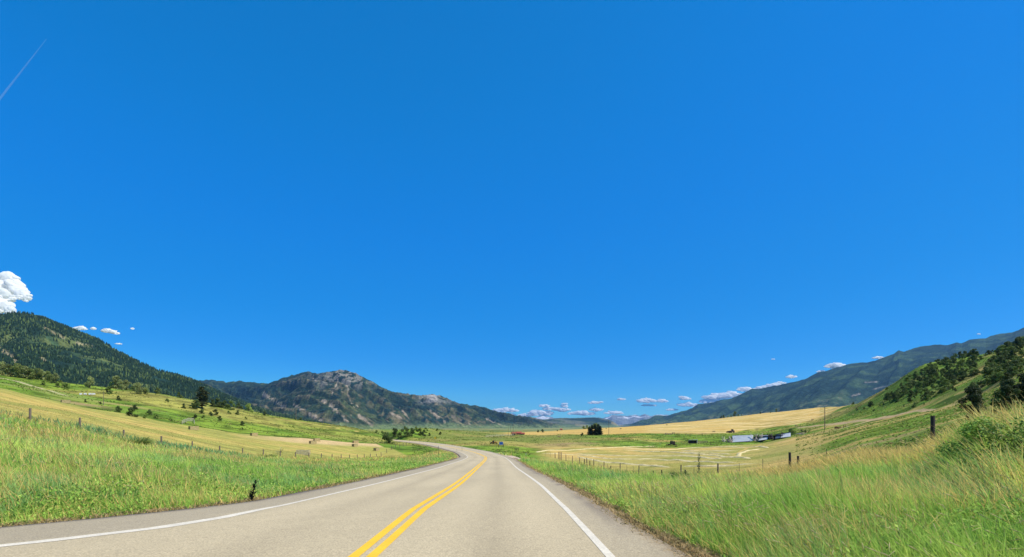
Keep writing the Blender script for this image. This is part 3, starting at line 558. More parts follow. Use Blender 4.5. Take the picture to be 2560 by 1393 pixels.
def tree_parts(kind, seed):
    """unit-height meshes: crown and trunk"""
    key = (kind, seed)
    if key in PROTO: return PROTO[key]
    r = random.Random(seed * 77 + 5)
    spec = {'broad': (1.0, .95, 16, .16, 'egg', (.15, .19, .05), 1900, .035), 'pale': (1.0, .85, 15, .14, 'egg', (.24, .28, .10), 1900, .035),
            'shrub': (1.0, 1.3, 12, .05, 'dome', (.13, .19, .04), 1500, .05), 'darkshrub': (1.0, 1.15, 12, .03, 'dome', (.078, .115, .03), 1500, .05),
            'lime': (1.0, 1.3, 11, .04, 'dome', (.20, .27, .06), 1300, .05), 'finetall': (1.0, .66, 20, .08, 'egg', (.05, .075, .026), 7000, .020), 'fine': (1.0, 1.3, 22, .03, 'dome', (.20, .31, .05), 9000, .020), 'tall': (1.0, .62, 14, .10, 'egg', (.08, .12, .032), 1700, .04)}
    mb = MB()
    if kind in spec:
        H, W_, k, base, shp, col, n, sz = spec[kind]; c, rd = blob_centers(seed * 31 + 3, H, W_, k, base, shp)
        V, Q, cc = leaf_cloud(c, rd, n, sz, col, seed + 900)
        top = .55; mb.tube((0, 0, -.05), (r.uniform(-.02, .02), 0, top * .5), .035, .022, 7, .15)
        for q in range(5):
            t = c[r.randrange(len(c))]; mb.tube((0, 0, top * r.uniform(.15, .5)), tuple(t * .9), .016, .006, 5)
    else:   # conifer: whorls of drooping boughs clad in needle sprays
        n_w = {'pine': 13, 'spruce': 17, 'juniper': 15}[kind]; R0 = {'pine': .33, 'spruce': .30, 'juniper': .30}[kind]
        rr = np.random.default_rng(seed + 40); Vs = []; Cs = []; col = {'pine': (.05, .06, .022), 'spruce': (.045, .065, .028), 'juniper': (.040, .055, .026)}[kind]
        mb.tube((0, 0, -.03), (0, 0, .5), .03, .018, 7, .1); mb.tube((0, 0, .5), (0, 0, .98), .018, .003, 6, .1)
        b0 = .18 if kind == 'pine' else .04
        for q in range(n_w):
            t = b0 + (1 - b0) * (q + .3) / n_w; L0 = R0 * ((1 - t) / (1 - b0))**.8 * (1.0 if kind != 'juniper' else 1.05) + .02
            if kind == 'pine': L0 = R0 * math.sin(math.pi * min(1, (1 - t) / (1 - b0) * .62 + .08)) * rr.uniform(.7, 1.1)
            for bq in range(8):
                a = rr.uniform(0, 6.28); L1 = L0 * rr.uniform(.7, 1.15); dirv = np.array((math.cos(a), math.sin(a), -.25 if kind != 'juniper' else .35)); 
                if q % 2 == 0 and bq < 3: mb.tube((0, 0, t), tuple(np.array((0, 0, t)) + dirv * L1 * .9), .006, .002, 4)
                nn = 22; s_ = rr.uniform(.15, 1, nn); P = np.array((0, 0, t)) + dirv * (L1 * s_)[:, None] + rr.normal(size=(nn, 3)) * np.array((.022, .022, .010))
                d = np.array((math.cos(a), math.sin(a), -.3)) + rr.normal(size=(nn, 3)) * .45; d /= np.linalg.norm(d, axis=1)[:, None]
                side = np.cross(d, (0, 0, 1)) + rr.normal(size=(nn, 3)) * .4; side /= np.linalg.norm(side, axis=1)[:, None]; s = (.030 + .02 * rr.uniform(0, 1, nn))[:, None]
                Vs.append(np.stack([P - d * s, P - side * s * .45, P + d * s, P + side * s * .45], 1).reshape(-1, 3)); Cs.append(np.repeat(np.array(col) * rr.uniform(.6, 1.5, nn)[:, None], 4, 0))
        V = np.vstack(Vs); cc = np.vstack(Cs); Q = np.arange(len(V)).reshape(-1, 4)
    co = npmesh('crown', V, Q, M['leaf'], cols=cc); tk = mb.build('trunk', M['bark']); cm, tm = co.data, tk.data
    bpy.data.objects.remove(co); bpy.data.objects.remove(tk); PROTO[key] = (cm, tm); return PROTO[key]
def plant(name, kind, seed, pos, H, Wf, label, cat, group=None, rz=None):
    cm, tm = tree_parts(kind, seed); r = empty(name, pos, random.uniform(0, 6.28) if rz is None else rz); r.scale = (H * Wf, H * Wf, H)
    tag(r, label, cat, group)
    for nm, me in (('crown', cm), ('trunk', tm)):
        o = bpy.data.objects.new(nm, me); C.objects.link(o); o.parent = r
    return r
NEEDLE = ('pine', 'spruce', 'juniper')
def veg(px, py, hpx, kind, label, name=None, cat=None, group=None, Wf=1.0, lo=20, hi=1400, last=False, sink=.03, Y=None):
    p = hit(px, py, lo, hi, last) if Y is None else Vector((U(px) * Y, Y, gz(U(px) * Y, Y)))
    H = hpx / F * p.y; p.z -= H * sink
    name = name or {'broad': 'tree', 'pale': 'tree', 'shrub': 'shrub', 'darkshrub': 'shrub', 'lime': 'shrub', 'tall': 'tree', 'finetall': 'tree', 'pine': 'pine_tree', 'spruce': 'spruce_tree', 'juniper': 'juniper_tree'}[kind]
    return plant(name, kind, random.randrange(4) if kind not in NEEDLE else random.randrange(2), p, H, Wf, label, cat or ('shrub' if name == 'shrub' else 'tree'), group)

# trees on the upper left slope
G1 = 'trees along the foot of the forested hill'
row = [(5, 938, 38, 'leftmost'), (26, 940, 34, 'second from the left'), (46, 944, 40, 'tallest, third from left'), (60, 946, 36, 'fourth from the left'), (76, 948, 30, 'middle one'), (92, 949, 32, 'just right of the middle'), (106, 950, 30, 'fifth from the right'), (118, 951, 26, 'small one fourth from the right'), (127, 955, 24, 'second from the right'), (137, 958, 28, 'rightmost')]
for i, (x, y, h, w_) in enumerate(row):
    veg(x, y, h, 'broad' if i % 3 else 'pale', 'olive tree in the dense row above the left pasture, ' + w_, group=G1, Wf=.95, lo=180, hi=600)
for x, y, h, k, lb in ((148, 969, 20, 'lime', 'rounded light shrub standing left of its darker twin below the tree row'), (164, 973, 17, 'shrub', 'low dark shrub touching the rounded light shrub below the tree row'),
    (108, 963, 11, 'darkshrub', 'small dark bush alone on the upper left pasture'), (225, 970, 34, 'pale', 'wide grey green tree standing alone above the white boxes'),
    (271, 985, 20, 'shrub', 'short dark bush to the right of the white boxes'), (279, 968, 17, 'lime', 'yellow green small tree just behind the short dark bush'), (291, 972, 36, 'pale', 'tallest pale tree of the close trio in the pasture'), (304, 975, 26, 'pale', 'front tree of the close trio, its shadow on the grass'), (317, 967, 30, 'pale', 'rearmost pale tree of the close trio'),
    (333, 968, 17, 'lime', 'small yellowish tree right of the close trio'), (347, 986, 34, 'pale', 'slender pale tree with two tops beside a rounded bush'), (363, 986, 20, 'broad', 'rounded bushy tree right of the slender pale one'), (396, 985, 18, 'broad', 'small round tree alone near the skyline with a clear trunk'),
    (297, 1001, 13, 'darkshrub', 'tiny upright dark bush alone on the bright pasture'), (448, 995, 15, 'shrub', 'rounded shrub on the skyline left of the tall pine'), (213, 1006, 9, 'darkshrub', 'low dark scrub beside the thin pasture pole'), (250, 1011, 8, 'darkshrub', 'flat scrub at the foot of the thin pasture pole'),
    (295, 1031, 18, 'darkshrub', 'dark bush lowest at the left end of the knoll by the hay field'), (330, 1041, 26, 'darkshrub', 'biggest dark bush on the left part of the knoll'), (338, 1024, 14, 'darkshrub', 'dark bush directly above the biggest one'), (375, 1037, 15, 'darkshrub', 'rounded bush at mid slope on the knoll'), (361, 1046, 10, 'shrub', 'small bush left below the rounded mid slope bush'),
    (390, 1047, 11, 'shrub', 'small pale bush right below the rounded mid slope bush'), (427, 1052, 9, 'shrub', 'tiny bush just above the field edge between posts'), (460, 1021, 13, 'darkshrub', 'bush left below the tall pine'), (418, 1005, 10, 'shrub', 'low bush halfway between skyline and mid slope'),
    (487, 1022, 26, 'darkshrub', 'very dark bush against the left side of the tall pine'), (505, 1034, 13, 'darkshrub', 'bush directly below the tall pine'), (488, 1047, 13, 'darkshrub', 'lower bush above the wooden pen'), (507, 1046, 9, 'shrub', 'tiny bush right of the lower one above the wooden pen'),
    (531, 1017, 20, 'darkshrub', 'dark thicket bush right against the tall pine'), (546, 1018, 24, 'darkshrub', 'tallest bush of the dark thicket right of the pine'), (560, 1020, 22, 'darkshrub', 'third bush of the dark thicket right of the pine'), (575, 1024, 24, 'shrub', 'right end bush of the dark thicket with lighter leaves'),
    (597, 1016, 17, 'darkshrub', 'egg shaped little tree on a short stem right of the thicket'), (592, 1016, 8, 'shrub', 'small bush tucked under the egg shaped tree'), (622, 1029, 23, 'lime', 'wide round lighter bush at the right end of the knoll top'), (537, 1037, 16, 'darkshrub', 'twin bush, upper half, on the middle of the knoll'), (528, 1040, 12, 'darkshrub', 'twin bush, lower left half, on the middle of the knoll'),
    (594, 1037, 12, 'darkshrub', 'low bush below the egg shaped tree'), (572, 1035, 10, 'shrub', 'faint small bush below the thicket end'), (548, 1052, 14, 'darkshrub', 'wide bush lowest on the middle of the knoll'), (605, 1064, 13, 'darkshrub', 'lone dark bush just above the hay field, left of the single bale'), (662, 1039, 12, 'darkshrub', 'dark bush on the descending skyline of the knoll'),
    (615, 1048, 7, 'shrub', 'tiny bush above the lone dark bush'), (752, 1049, 8, 'darkshrub', 'last small bush on the knoll skyline beside the crossarm poles'), (740, 1050, 5, 'shrub', 'tuft at the foot of the first crossarm pole'), (607, 1073, 5, 'shrub', 'tuft under the lone dark bush at the field edge')):
    veg(x, y, h, k, lb, group='bushes and trees on the left pasture and knoll', Wf=1.0 if k != 'tall' else 1, lo=120, hi=600)
veg(505, 1021, 57, 'pine', 'tall dark pine with layered boughs on the left knoll', Wf=1.15, lo=120, hi=600)
# bush by the far bend and the brushy knoll behind it
veg(970, 1109, 31, 'darkshrub', 'large dark bush at the left side of the far bend', Wf=1.0, lo=120, hi=600)
for x, y, h, k, lb in ((990, 1089, 20, 'darkshrub', 'leftmost dark bush of the brushy knoll behind the large one'), (1004, 1093, 22, 'shrub', 'lowest left bush of the brushy knoll, above the road'), (1018, 1092, 23, 'shrub', 'broad bush in the front of the brushy knoll'), (1030, 1089, 22, 'darkshrub', 'tallest dark bush of the brushy knoll'),
    (1046, 1088, 20, 'shrub', 'bush at the right front of the brushy knoll top'), (1058, 1091, 14, 'darkshrub', 'small dark bush below the knoll top'), (1063, 1082, 14, 'shrub', 'bush on the right crest of the brushy knoll'), (1073, 1090, 9, 'darkshrub', 'dark tuft at the right foot of the brushy knoll'), (1093, 1078, 8, 'shrub', 'low scrub on the tail of the brushy knoll'), (1100, 1087, 9, 'darkshrub', 'isolated dark bush right of the brushy knoll'),
    (985, 1077, 10, 'darkshrub', 'low dark scrub on the crest, left end'), (1012, 1074, 10, 'shrub', 'low scrub on the crest above the tallest bush'), (942, 1077, 9, 'shrub', 'faint scrub left of the large dark bush'), (957, 1079, 9, 'shrub', 'small scrub touching the large dark bush'), (1040, 1074, 9, 'lime', 'yellowish scrub on the middle of the crest')):
    veg(x, y, h, k, lb, group='bushes on the brushy knoll by the bend', lo=260, hi=700)
# valley trees in the distance
for x, y, h, k, lb, g in ((1345, 1081, 7, 'darkshrub', 'left of two dark bushes in the far valley left of the golden field', 'a'), (1357, 1081, 9, 'darkshrub', 'right and taller of two dark bushes in the far valley', 'a'), (1393, 1078, 4, 'darkshrub', 'tiny dark bush on the far edge of the golden field', 'a'),
    (1455, 1090, 9, 'darkshrub', 'lone round bush left of the spruce clump', 'b'), (1460, 1072, 9, 'lime', 'left light green tree beyond the golden field', 'c'), (1467, 1072, 10, 'lime', 'middle light green tree beyond the golden field', 'c'), (1474, 1072, 8, 'lime', 'right light green tree beyond the golden field, by the spruces', 'c')):
    veg(x, y, h, k, lb, group='trees scattered in the far valley', lo=300, hi=1500)
for x, y, h in ((1473, 1088, 22), (1480, 1088, 27), (1488, 1088, 28), (1496, 1088, 29), (1501, 1088, 24)):
    veg(x, y, h, 'spruce', {1473: 'leftmost short dark spruce of the clump by the golden field', 1480: 'second dark spruce from the left in the clump', 1488: 'middle dark spruce of the clump, in front of the leafy tree', 1496: 'tallest dark spruce, right of the clump centre', 1501: 'rightmost dark spruce of the clump'}[x], group='dark spruces by the golden field', Wf=1.15, lo=300, hi=800)
veg(1486, 1086, 32, 'lime', 'bright leafy tree rising behind the dark spruces', name='tree', Wf=.8, lo=300, hi=800)
for x, h, k, lb in ((1803, 8, 'darkshrub', 'left round dark tree on the ridge of the golden field'), (1809, 9, 'darkshrub', 'dark tree just right of the round one on the golden ridge'), (1820, 5, 'shrub', 'low green scrub between dark trees on the golden ridge'), (1828, 6, 'shrub', 'green scrub left of the tallest ridge tree'), (1837, 15, 'broad', 'tallest tree on the ridge of the golden field'),
    (1846, 6, 'shrub', 'scrub right of the tallest ridge tree'), (1854, 5, 'shrub', 'smallest scrub fading right of the tallest ridge tree'), (1901, 6, 'darkshrub', 'small dark tree on the middle of the golden ridge'), (1926, 3, 'darkshrub', 'tiny scrub between the two right ridge trees'), (1941, 10, 'broad', 'right hand tree standing clear on the golden ridge')):
    sy = np.interp(x, [1750, 1900, 2050], [1052, 1033, 1018]); veg(x, sy, h, k, lb, group='trees on the ridge of the golden field', Y=900, Wf=.8)
for x, y, h, k, lb in ((1979, 1086, 17, 'shrub', 'round green tree beside the ruined sheds'), (2005, 1081, 8, 'darkshrub', 'left small bush at the right end of the ruined sheds'), (2014, 1082, 8, 'darkshrub', 'middle small bush at the right end of the ruined sheds'), (2022, 1081, 6, 'lime', 'light small bush at the right end of the ruined sheds')):
    veg(x, y, h, k, lb, group='bushes by the ruined sheds', lo=120, hi=500)
# shrubs of the right hillside
def scatter_poly(P, n, mind, seed):
    r = random.Random(seed); xs = [p[0] for p in P]; ys = [p[1] for p in P]; out = []
    for _ in range(n * 60):
        x, y = r.uniform(min(xs), max(xs)), r.uniform(min(ys), max(ys))
        if poly_in(np.array(x), np.array(y), P) and all(math.hypot(x - a, y - b) > mind for a, b in out): out.append((x, y))
        if len(out) >= n: break
    return sorted(out, key=lambda q: q[1])
ORD = ['leftmost', 'second', 'third', 'fourth', 'fifth', 'sixth', 'seventh', 'eighth', 'ninth', 'tenth', 'eleventh', 'twelfth', 'thirteenth', 'fourteenth', 'fifteenth', 'sixteenth', 'seventeenth', 'eighteenth', 'nineteenth', 'twentieth', 'twentyfirst', 'twentysecond']
def zone(x, y):
    if x < 2270: return 'right hill tip'
    if x < 2340: return 'left hillside thicket'
    if x < 2400: return 'central hillside thicket'
    if x < 2460: return 'right hillside thicket'
    return 'far right wooded slope'
def label_hill(L):
    out = {}; Z = {}
    for q in L: Z.setdefault(zone(q[0], q[1]), []).append(q)
    for zn, qs in Z.items():
        qs.sort(key=lambda q: q[1]); nr = max(1, min(3, math.ceil(len(qs) / 16))) if len(qs) > 8 else 1; per = math.ceil(len(qs) / nr)
        for r_ in range(nr):
            row = sorted(qs[r_ * per:(r_ + 1) * per]); rn = ['upper row of ', 'middle row of ', 'lower row of '][r_] if nr == 3 else (['upper row of ', 'lower row of '][r_] if nr == 2 else '')
            for i, q in enumerate(row): out[q] = (('large', 'mid sized', 'small')[0 if q[2] > 20 else (1 if q[2] > 12 else 2)], (ORD[i] if i < len(ORD) else 'last') + (' from left' if i else ''), rn + zn)
    return out
polyA = [(2268, 955), (2330, 915), (2395, 890), (2442, 888), (2440, 940), (2400, 955), (2375, 975), (2350, 985), (2320, 1002), (2275, 1008), (2275, 975)]
polyB = [(2460, 930), (2500, 885), (2560, 848), (2560, 925), (2535, 945), (2490, 965), (2462, 958)]
polyC = [(2215, 1005), (2240, 975), (2270, 965), (2275, 990), (2240, 1008)]
sh = [(x, y, random.uniform(12, 21)) for x, y in scatter_poly(polyA, 95, 7, 1)] + [(x, y, random.uniform(14, 26)) for x, y in scatter_poly(polyB, 62, 8, 2)] + [(x, y, random.uniform(12, 18)) for x, y in scatter_poly(polyC, 12, 9, 3)]
sh += [(2177, 1017, 16), (2160, 1023, 6), (2185, 1028, 6), (2200, 1016, 6), (2152, 1032, 5), (2143, 1026, 7), (2133, 1012, 9), (2222, 995, 16), (2230, 1006, 12), (2290, 1016, 12), (2284, 1020, 9), (2355, 985, 18), (2330, 985, 9), (2382, 975, 12), (2388, 978, 10), (2328, 1000, 6), (2260, 1018, 6), (2310, 1012, 5), (2208, 1012, 5), (2398, 935, 8), (2432, 912, 10), (2450, 900, 12), (2470, 888, 14), (2420, 892, 10), (2438, 884, 12), (2500, 880, 18), (2520, 866, 20), (2545, 850, 22), (2480, 878, 8), (2465, 880, 5), (2262, 982, 14), (2218, 975, 9)]
HL = label_hill(sh)
for x, y, h in sh:
    k = random.choice(['darkshrub', 'darkshrub', 'shrub', 'shrub', 'tall']); a_, b_, c_ = HL[(x, y, h)]
    veg(x, y, h, k, f"{a_} {({'darkshrub': 'dark', 'shrub': 'green', 'tall': 'upright'}[k])} shrub, {b_} in the {c_}", name='shrub', group='shrubs on the right hillside', lo=60, hi=500, Wf=random.uniform(.85, 1.25))
# nearer slope at the right edge
for x, y, h, k, Y, wf, lb in ((2432, 1066, 102, 'finetall', None, .95, 'big dark leaning tree standing on the near right slope'), (2450, 1075, 60, 'darkshrub', None, .8, 'dark bush at the right foot of the big leaning tree'), (2405, 1078, 22, 'shrub', None, 1, 'small bush left below the big leaning tree'),
    (2520, 1052, 90, 'finetall', None, .9, 'dark tree left of the pair at the right edge of the slope'), (2556, 1050, 100, 'finetall', None, .9, 'tallest dark tree cut by the right edge'), (2500, 1050, 60, 'darkshrub', None, .9, 'dark bush left of the right edge pair'),
    (2437, 978, 26, 'darkshrub', None, 1, 'left bush of the hedge along the upper right track'), (2452, 972, 24, 'darkshrub', None, 1, 'second bush of the hedge along the upper right track'), (2470, 966, 24, 'shrub', None, 1, 'middle bush of the hedge along the upper right track'), (2488, 958, 22, 'darkshrub', None, 1, 'fourth bush of the hedge along the upper right track'), (2506, 950, 24, 'shrub', None, 1, 'fifth bush of the hedge along the upper right track'), (2530, 940, 26, 'darkshrub', None, 1, 'right bush of the hedge along the upper right track')):
    veg(x, y, h, k, lb, group='trees and bushes of the near right slope', lo=30, hi=260, Wf=wf)
#PART3
# ------------------------------------------------------------------ grass and weeds (nobody could count them)
def blade_mesh(name, label, P, h, wd, az, lean, col, tip=None, m='grass'):
    """one tapered bent blade per point; az = direction of bend, lean = tip offset / height"""
    n = len(P); a = rng.uniform(0, 6.28, n); s = np.stack([np.cos(a), np.sin(a), np.zeros(n)], 1) * (wd * .5)[:, None]
    d = np.stack([np.cos(az), np.sin(az), np.zeros(n)], 1) * (h * lean)[:, None]; up = np.zeros((n, 3)); up[:, 2] = h
    b = P; mid = P + up * .55 + d * .28; t = P + up * np.sqrt(np.maximum(.15, 1 - (lean * .6)**2))[:, None] + d
    V = np.stack([b - s * .7, b + s * .7, mid + s, mid - s, t], 1).reshape(-1, 3)
    k = np.arange(n)[:, None] * 5; Q = k + np.array([[0, 1, 2, 3]]); T = k + np.array([[3, 2, 4]])
    c = np.repeat(col[:, None], 5, 1)
    if tip is not None: c[:, 4] = tip
    o = npmesh(name, V, [Q, T], M[m], cols=np.clip(c, .004, .9).reshape(-1, 3)); tag(o, label, None, kind='stuff'); return o
def sample_verge(n, r0, r1, a0, a1):
    th = np.radians(rng.uniform(a0, a1, n)); r = np.exp(rng.uniform(math.log(r0), math.log(r1), n)); X = np.sin(th) * r; Y = np.cos(th) * r
    o, side, rz = road_out(X, Y); px, Yd, _ = colpos(X, Y); k = kidx(px, Yd)
    return X, Y, r, o, side, px, k
def ellw(X, Y, px, py, rx, ry, Yd=None):
    p = hit(px, py, 6, 200); return np.exp(-(((X - p.x) / rx)**2 + ((Y - p.y) / ry)**2))
def make_grass(name, label, n, r0, r1, a0, a1, sgn, dens):
    X, Y, r, o, side, px, k = sample_verge(n, r0, r1, a0, a1)
    edge = fbm(X * 1.1, Y * 1.1, 200) * .9 - .02
    keep = (o > edge) & (side == sgn) & (k < 2.06 + .12 * (fbm(X / 3, Y / 3, 201) - .5)) & (r > r0)
    keep &= ~((sgn > 0) & (o < 4.5) & (Y > 78) & (Y < 118))
    cl = fbm(X / 1.6, Y / 1.6, 202); keep &= rng.uniform(0, 1, n) < .55 + cl
    X, Y, r, o, px, k, cl = [q[keep] for q in (X, Y, r, o, px, k, cl)]; n = len(X)
    z = height(X, Y); P = np.stack([X, Y, z - .03], 1)
    tall = sst(0, 1.8, o); big = fbm(X / 5, Y / 5, 203)
    H = (.18 + (.58 if sgn > 0 else .42) * tall) * (.65 + .7 * cl) * rng.uniform(.55, 1.25, n) * (.8 + .5 * big)
    wd = (.0045 + .00105 * r) * rng.uniform(.6, 1.5, n)
    n1 = fbm(X / 4, Y / 4, 205); n2 = fbm(X / 1.2, Y / 1.2, 206); n3 = fbm(X / 12, Y / 12, 207)
    G1_ = np.array((.27, .43, .065)); G2_ = np.array((.45, .56, .11)); G3_ = np.array((.17, .36, .12)); S_ = np.array((.60, .45, .14))
    c = np.zeros((n, 3)) + G1_; c = mixc(c, G2_, sst(.42, .62, n1)); c = mixc(c, G3_, sst(.5, .66, n2) * .7)
    ys = (.7 if sgn < 0 else 1.) * (sst(.54, .68, n3 + (n2 - .5) * .4) * .30 + .35 * sst(1.7, 1.98, k) + .25 * (1 - sst(.2, 1.1, o))) * .9
    if sgn > 0: ys = ys + .7 * ellw(X, Y, 1560, 1215, .9, 2.5) + .5 * ellw(X, Y, 1800, 1260, .6, 1.3) + .75 * sst(1850, 1980, px) * sst(1.5, 1.82, k) * (px < 2380)
    else: ys = ys + .35 * sst(.5, .6, fbm(X / 3, Y / 9, 208)) * sst(1.1, 1.5, k)
    st = rng.uniform(0, 1, n) < np.clip(ys, .02, .9); c[st] = S_ * rng.uniform(.7, 1.15, (st.sum(), 1))
    H = np.where(st, H * 1.15, H)
    if sgn < 0:      # lusher bluish weeds on the crest of the bank
        e = ellw(X, Y, 150, 1070, 5.5, 4.5) + .8 * ellw(X, Y, 480, 1135, 4, 5); lush = rng.uniform(0, 1, n) < e * 1.2; c[lush] = np.array((.13, .28, .10)) * rng.uniform(.7, 1.3, (lush.sum(), 1)); H = H * (1 + .25 * e); wd = wd * (1 + .3 * lush)
    c *= rng.uniform(.75, 1.35, n)[:, None] * (1.18 if sgn > 0 else 1.08)
    tip = mixc(c, np.array((.46, .42, .20)), rng.uniform(0, 1, n) * .3)
    az = rng.normal(math.pi * .93, 1.1, n); lean = np.abs(rng.normal(.35, .25, n)) + .05
    blade_mesh(name, label, P, H, wd, az, np.minimum(lean, 1.3), c, tip)
    return
make_grass('grass', 'tall windblown roadside grass on the right bank', 520000, 2.6, 150, -5, 62, 1, 1)
make_grass('grass', 'tall soft green grass on the left verge', 560000, 8.2, 150, -58, 2, -1, 1)
def litter(sgn):
    X, Y, r, o, side, px, k = sample_verge(800000, 4, 90, -60, 55); keep = (side == sgn) & (o > -.22 + .25 * rng.uniform(0, 1, len(o))) & (o < .75) & (rng.uniform(0, 1, len(o)) < .25 + 1.1 * sst(.4, .6, fbm(X / .9, Y / .9, 270)))
    X, Y, r = X[keep], Y[keep], r[keep]; n = len(X); P = np.stack([X, Y, np.maximum(height(X, Y), road_z(Y) - .08 + 0 * X) + .02], 1)
    c = np.where(rng.uniform(0, 1, (n, 1)) < .7, np.array((.50, .36, .17)), np.array((.30, .26, .10))) * rng.uniform(.6, 1.2, (n, 1))
    blade_mesh('dry_litter', 'dry tan straw litter lying along the ' + ('right' if sgn > 0 else 'left') + ' asphalt edge', P, rng.uniform(.03, .14, n), (.006 + .001 * r), rng.uniform(0, 6.28, n), rng.uniform(.6, 1.5, n), c)
def leafy(name, label, n, r0, r1, a0, a1, sgn, omax):
    X, Y, r, o, side, px, k = sample_verge(n, r0, r1, a0, a1); cl = fbm(X / 1.1, Y / 1.1, 260); keep = (o > .35) & (o < omax) & (side == sgn) & (k < 1.95) & (cl > .46)
    X, Y, r, o, cl = X[keep], Y[keep], r[keep], o[keep], cl[keep]; n = len(X); hh = rng.uniform(.05, .62, n) * sst(-.3, 1.8, o) * (.5 + cl); P = np.stack([X, Y, height(X, Y) + hh], 1)
    a = rng.uniform(0, 6.28, n); el = rng.uniform(-.2, 1.0, n); L = (.035 + .0028 * r) * rng.uniform(.6, 1.5, n); d = np.stack([np.cos(a) * np.cos(el), np.sin(a) * np.cos(el), np.sin(el)], 1) * L[:, None]; s = np.stack([-np.sin(a), np.cos(a), rng.uniform(-.5, .5, n)], 1) * (L * .22)[:, None]
    V = np.stack([P, P + d * .45 - s, P + d, P + d * .45 + s], 1).reshape(-1, 3); c = mixc(np.zeros((n, 3)) + np.array((.20, .37, .05)), np.array((.46, .58, .12)), rng.uniform(0, 1, n) ** 1.5) * rng.uniform(.6, 1.3, n)[:, None]
    o = npmesh(name, V, np.arange(len(V)).reshape(-1, 4), M['grass'], cols=np.repeat(np.clip(c, .004, .9), 4, 0)); tag(o, label, None, kind='stuff')
leafy('weeds', 'low leafy weeds growing among the right bank grass', 330000, 2.6, 40, 2, 62, 1, 8)
leafy('weeds', 'low leafy weeds along the left asphalt edge', 260000, 8.5, 60, -58, 0, -1, 3.2)
litter(1); litter(-1)
# arching stems with seed heads in the near right bank
def seed_stems(n, a0, a1, r0, r1, sgn, name, label):
    X, Y, r, o, side, px, k = sample_verge(n, r0, r1, a0, a1); keep = (o > .7) & (side == sgn) & (k < 2.0); keep &= rng.uniform(0, 1, n) < .25 + 1.2 * sst(.42, .62, fbm(X / 2.2, Y / 2.2, 220)) + 1.0 * sst(1.3, 1.7, k)
    X, Y, r = X[keep], Y[keep], r[keep]; n = len(X); z = height(X, Y); H = rng.uniform(.6, .95, n); az = rng.normal(math.pi * .93, 1.5, n); L = np.abs(rng.normal(.35, .22, n)) * H; w_ = (.0022 + .0004 * r)
    P = np.stack([X, Y, z], 1); d = np.stack([np.cos(az), np.sin(az), 0 * az], 1); s = np.stack([-np.sin(az), np.cos(az), 0 * az], 1)
    pts = [P, P + d * (L * .2)[:, None] + np.array((0, 0, .5)) * H[:, None], P + d * (L * .65)[:, None] + np.array((0, 0, .86)) * H[:, None], P + d * (L * 1.15)[:, None] + np.array((0, 0, .98)) * H[:, None]]
    V = []
    for q in pts[:3]: V += [q - s * w_[:, None] * .5, q + s * w_[:, None] * .5]
    hw = (.0035 + .0003 * r)[:, None]; a, b = pts[2] * .5 + pts[3] * .5, pts[3] + d * .02; mid = a * .45 + b * .55
    V += [mid - s * hw, mid + s * hw, mid + np.array((0, 0, 1)) * hw, mid - np.array((0, 0, 1)) * hw, b]
    V = np.stack(V, 1); m_ = V.shape[1]; kk = np.arange(n)[:, None] * m_
    Q = np.concatenate([kk + np.array([[0, 1, 3, 2]]), kk + np.array([[2, 3, 5, 4]])]); T = np.concatenate([kk + np.array([t]) for t in ([4, 6, 8], [4, 8, 7], [4, 7, 9], [4, 9, 6], [6, 10, 8], [8, 10, 7], [7, 10, 9], [9, 10, 6])])
    c = np.zeros((n, m_, 3)) + np.array((.30, .36, .10)); c[:, 6:] = np.array((.60, .50, .26)); c *= rng.uniform(.75, 1.25, n)[:, None, None]
    o = npmesh(name, V.reshape(-1, 3), [Q, T], M['grass'], cols=c.reshape(-1, 3)); tag(o, label, None, kind='stuff')
seed_stems(9000, 0, 62, 3.0, 60, 1, 'grass_stems', 'tan seed heads over the right bank')
seed_stems(3500, -58, 0, 9.5, 60, -1, 'grass_stems', 'thin pale seed heads over the left verge')
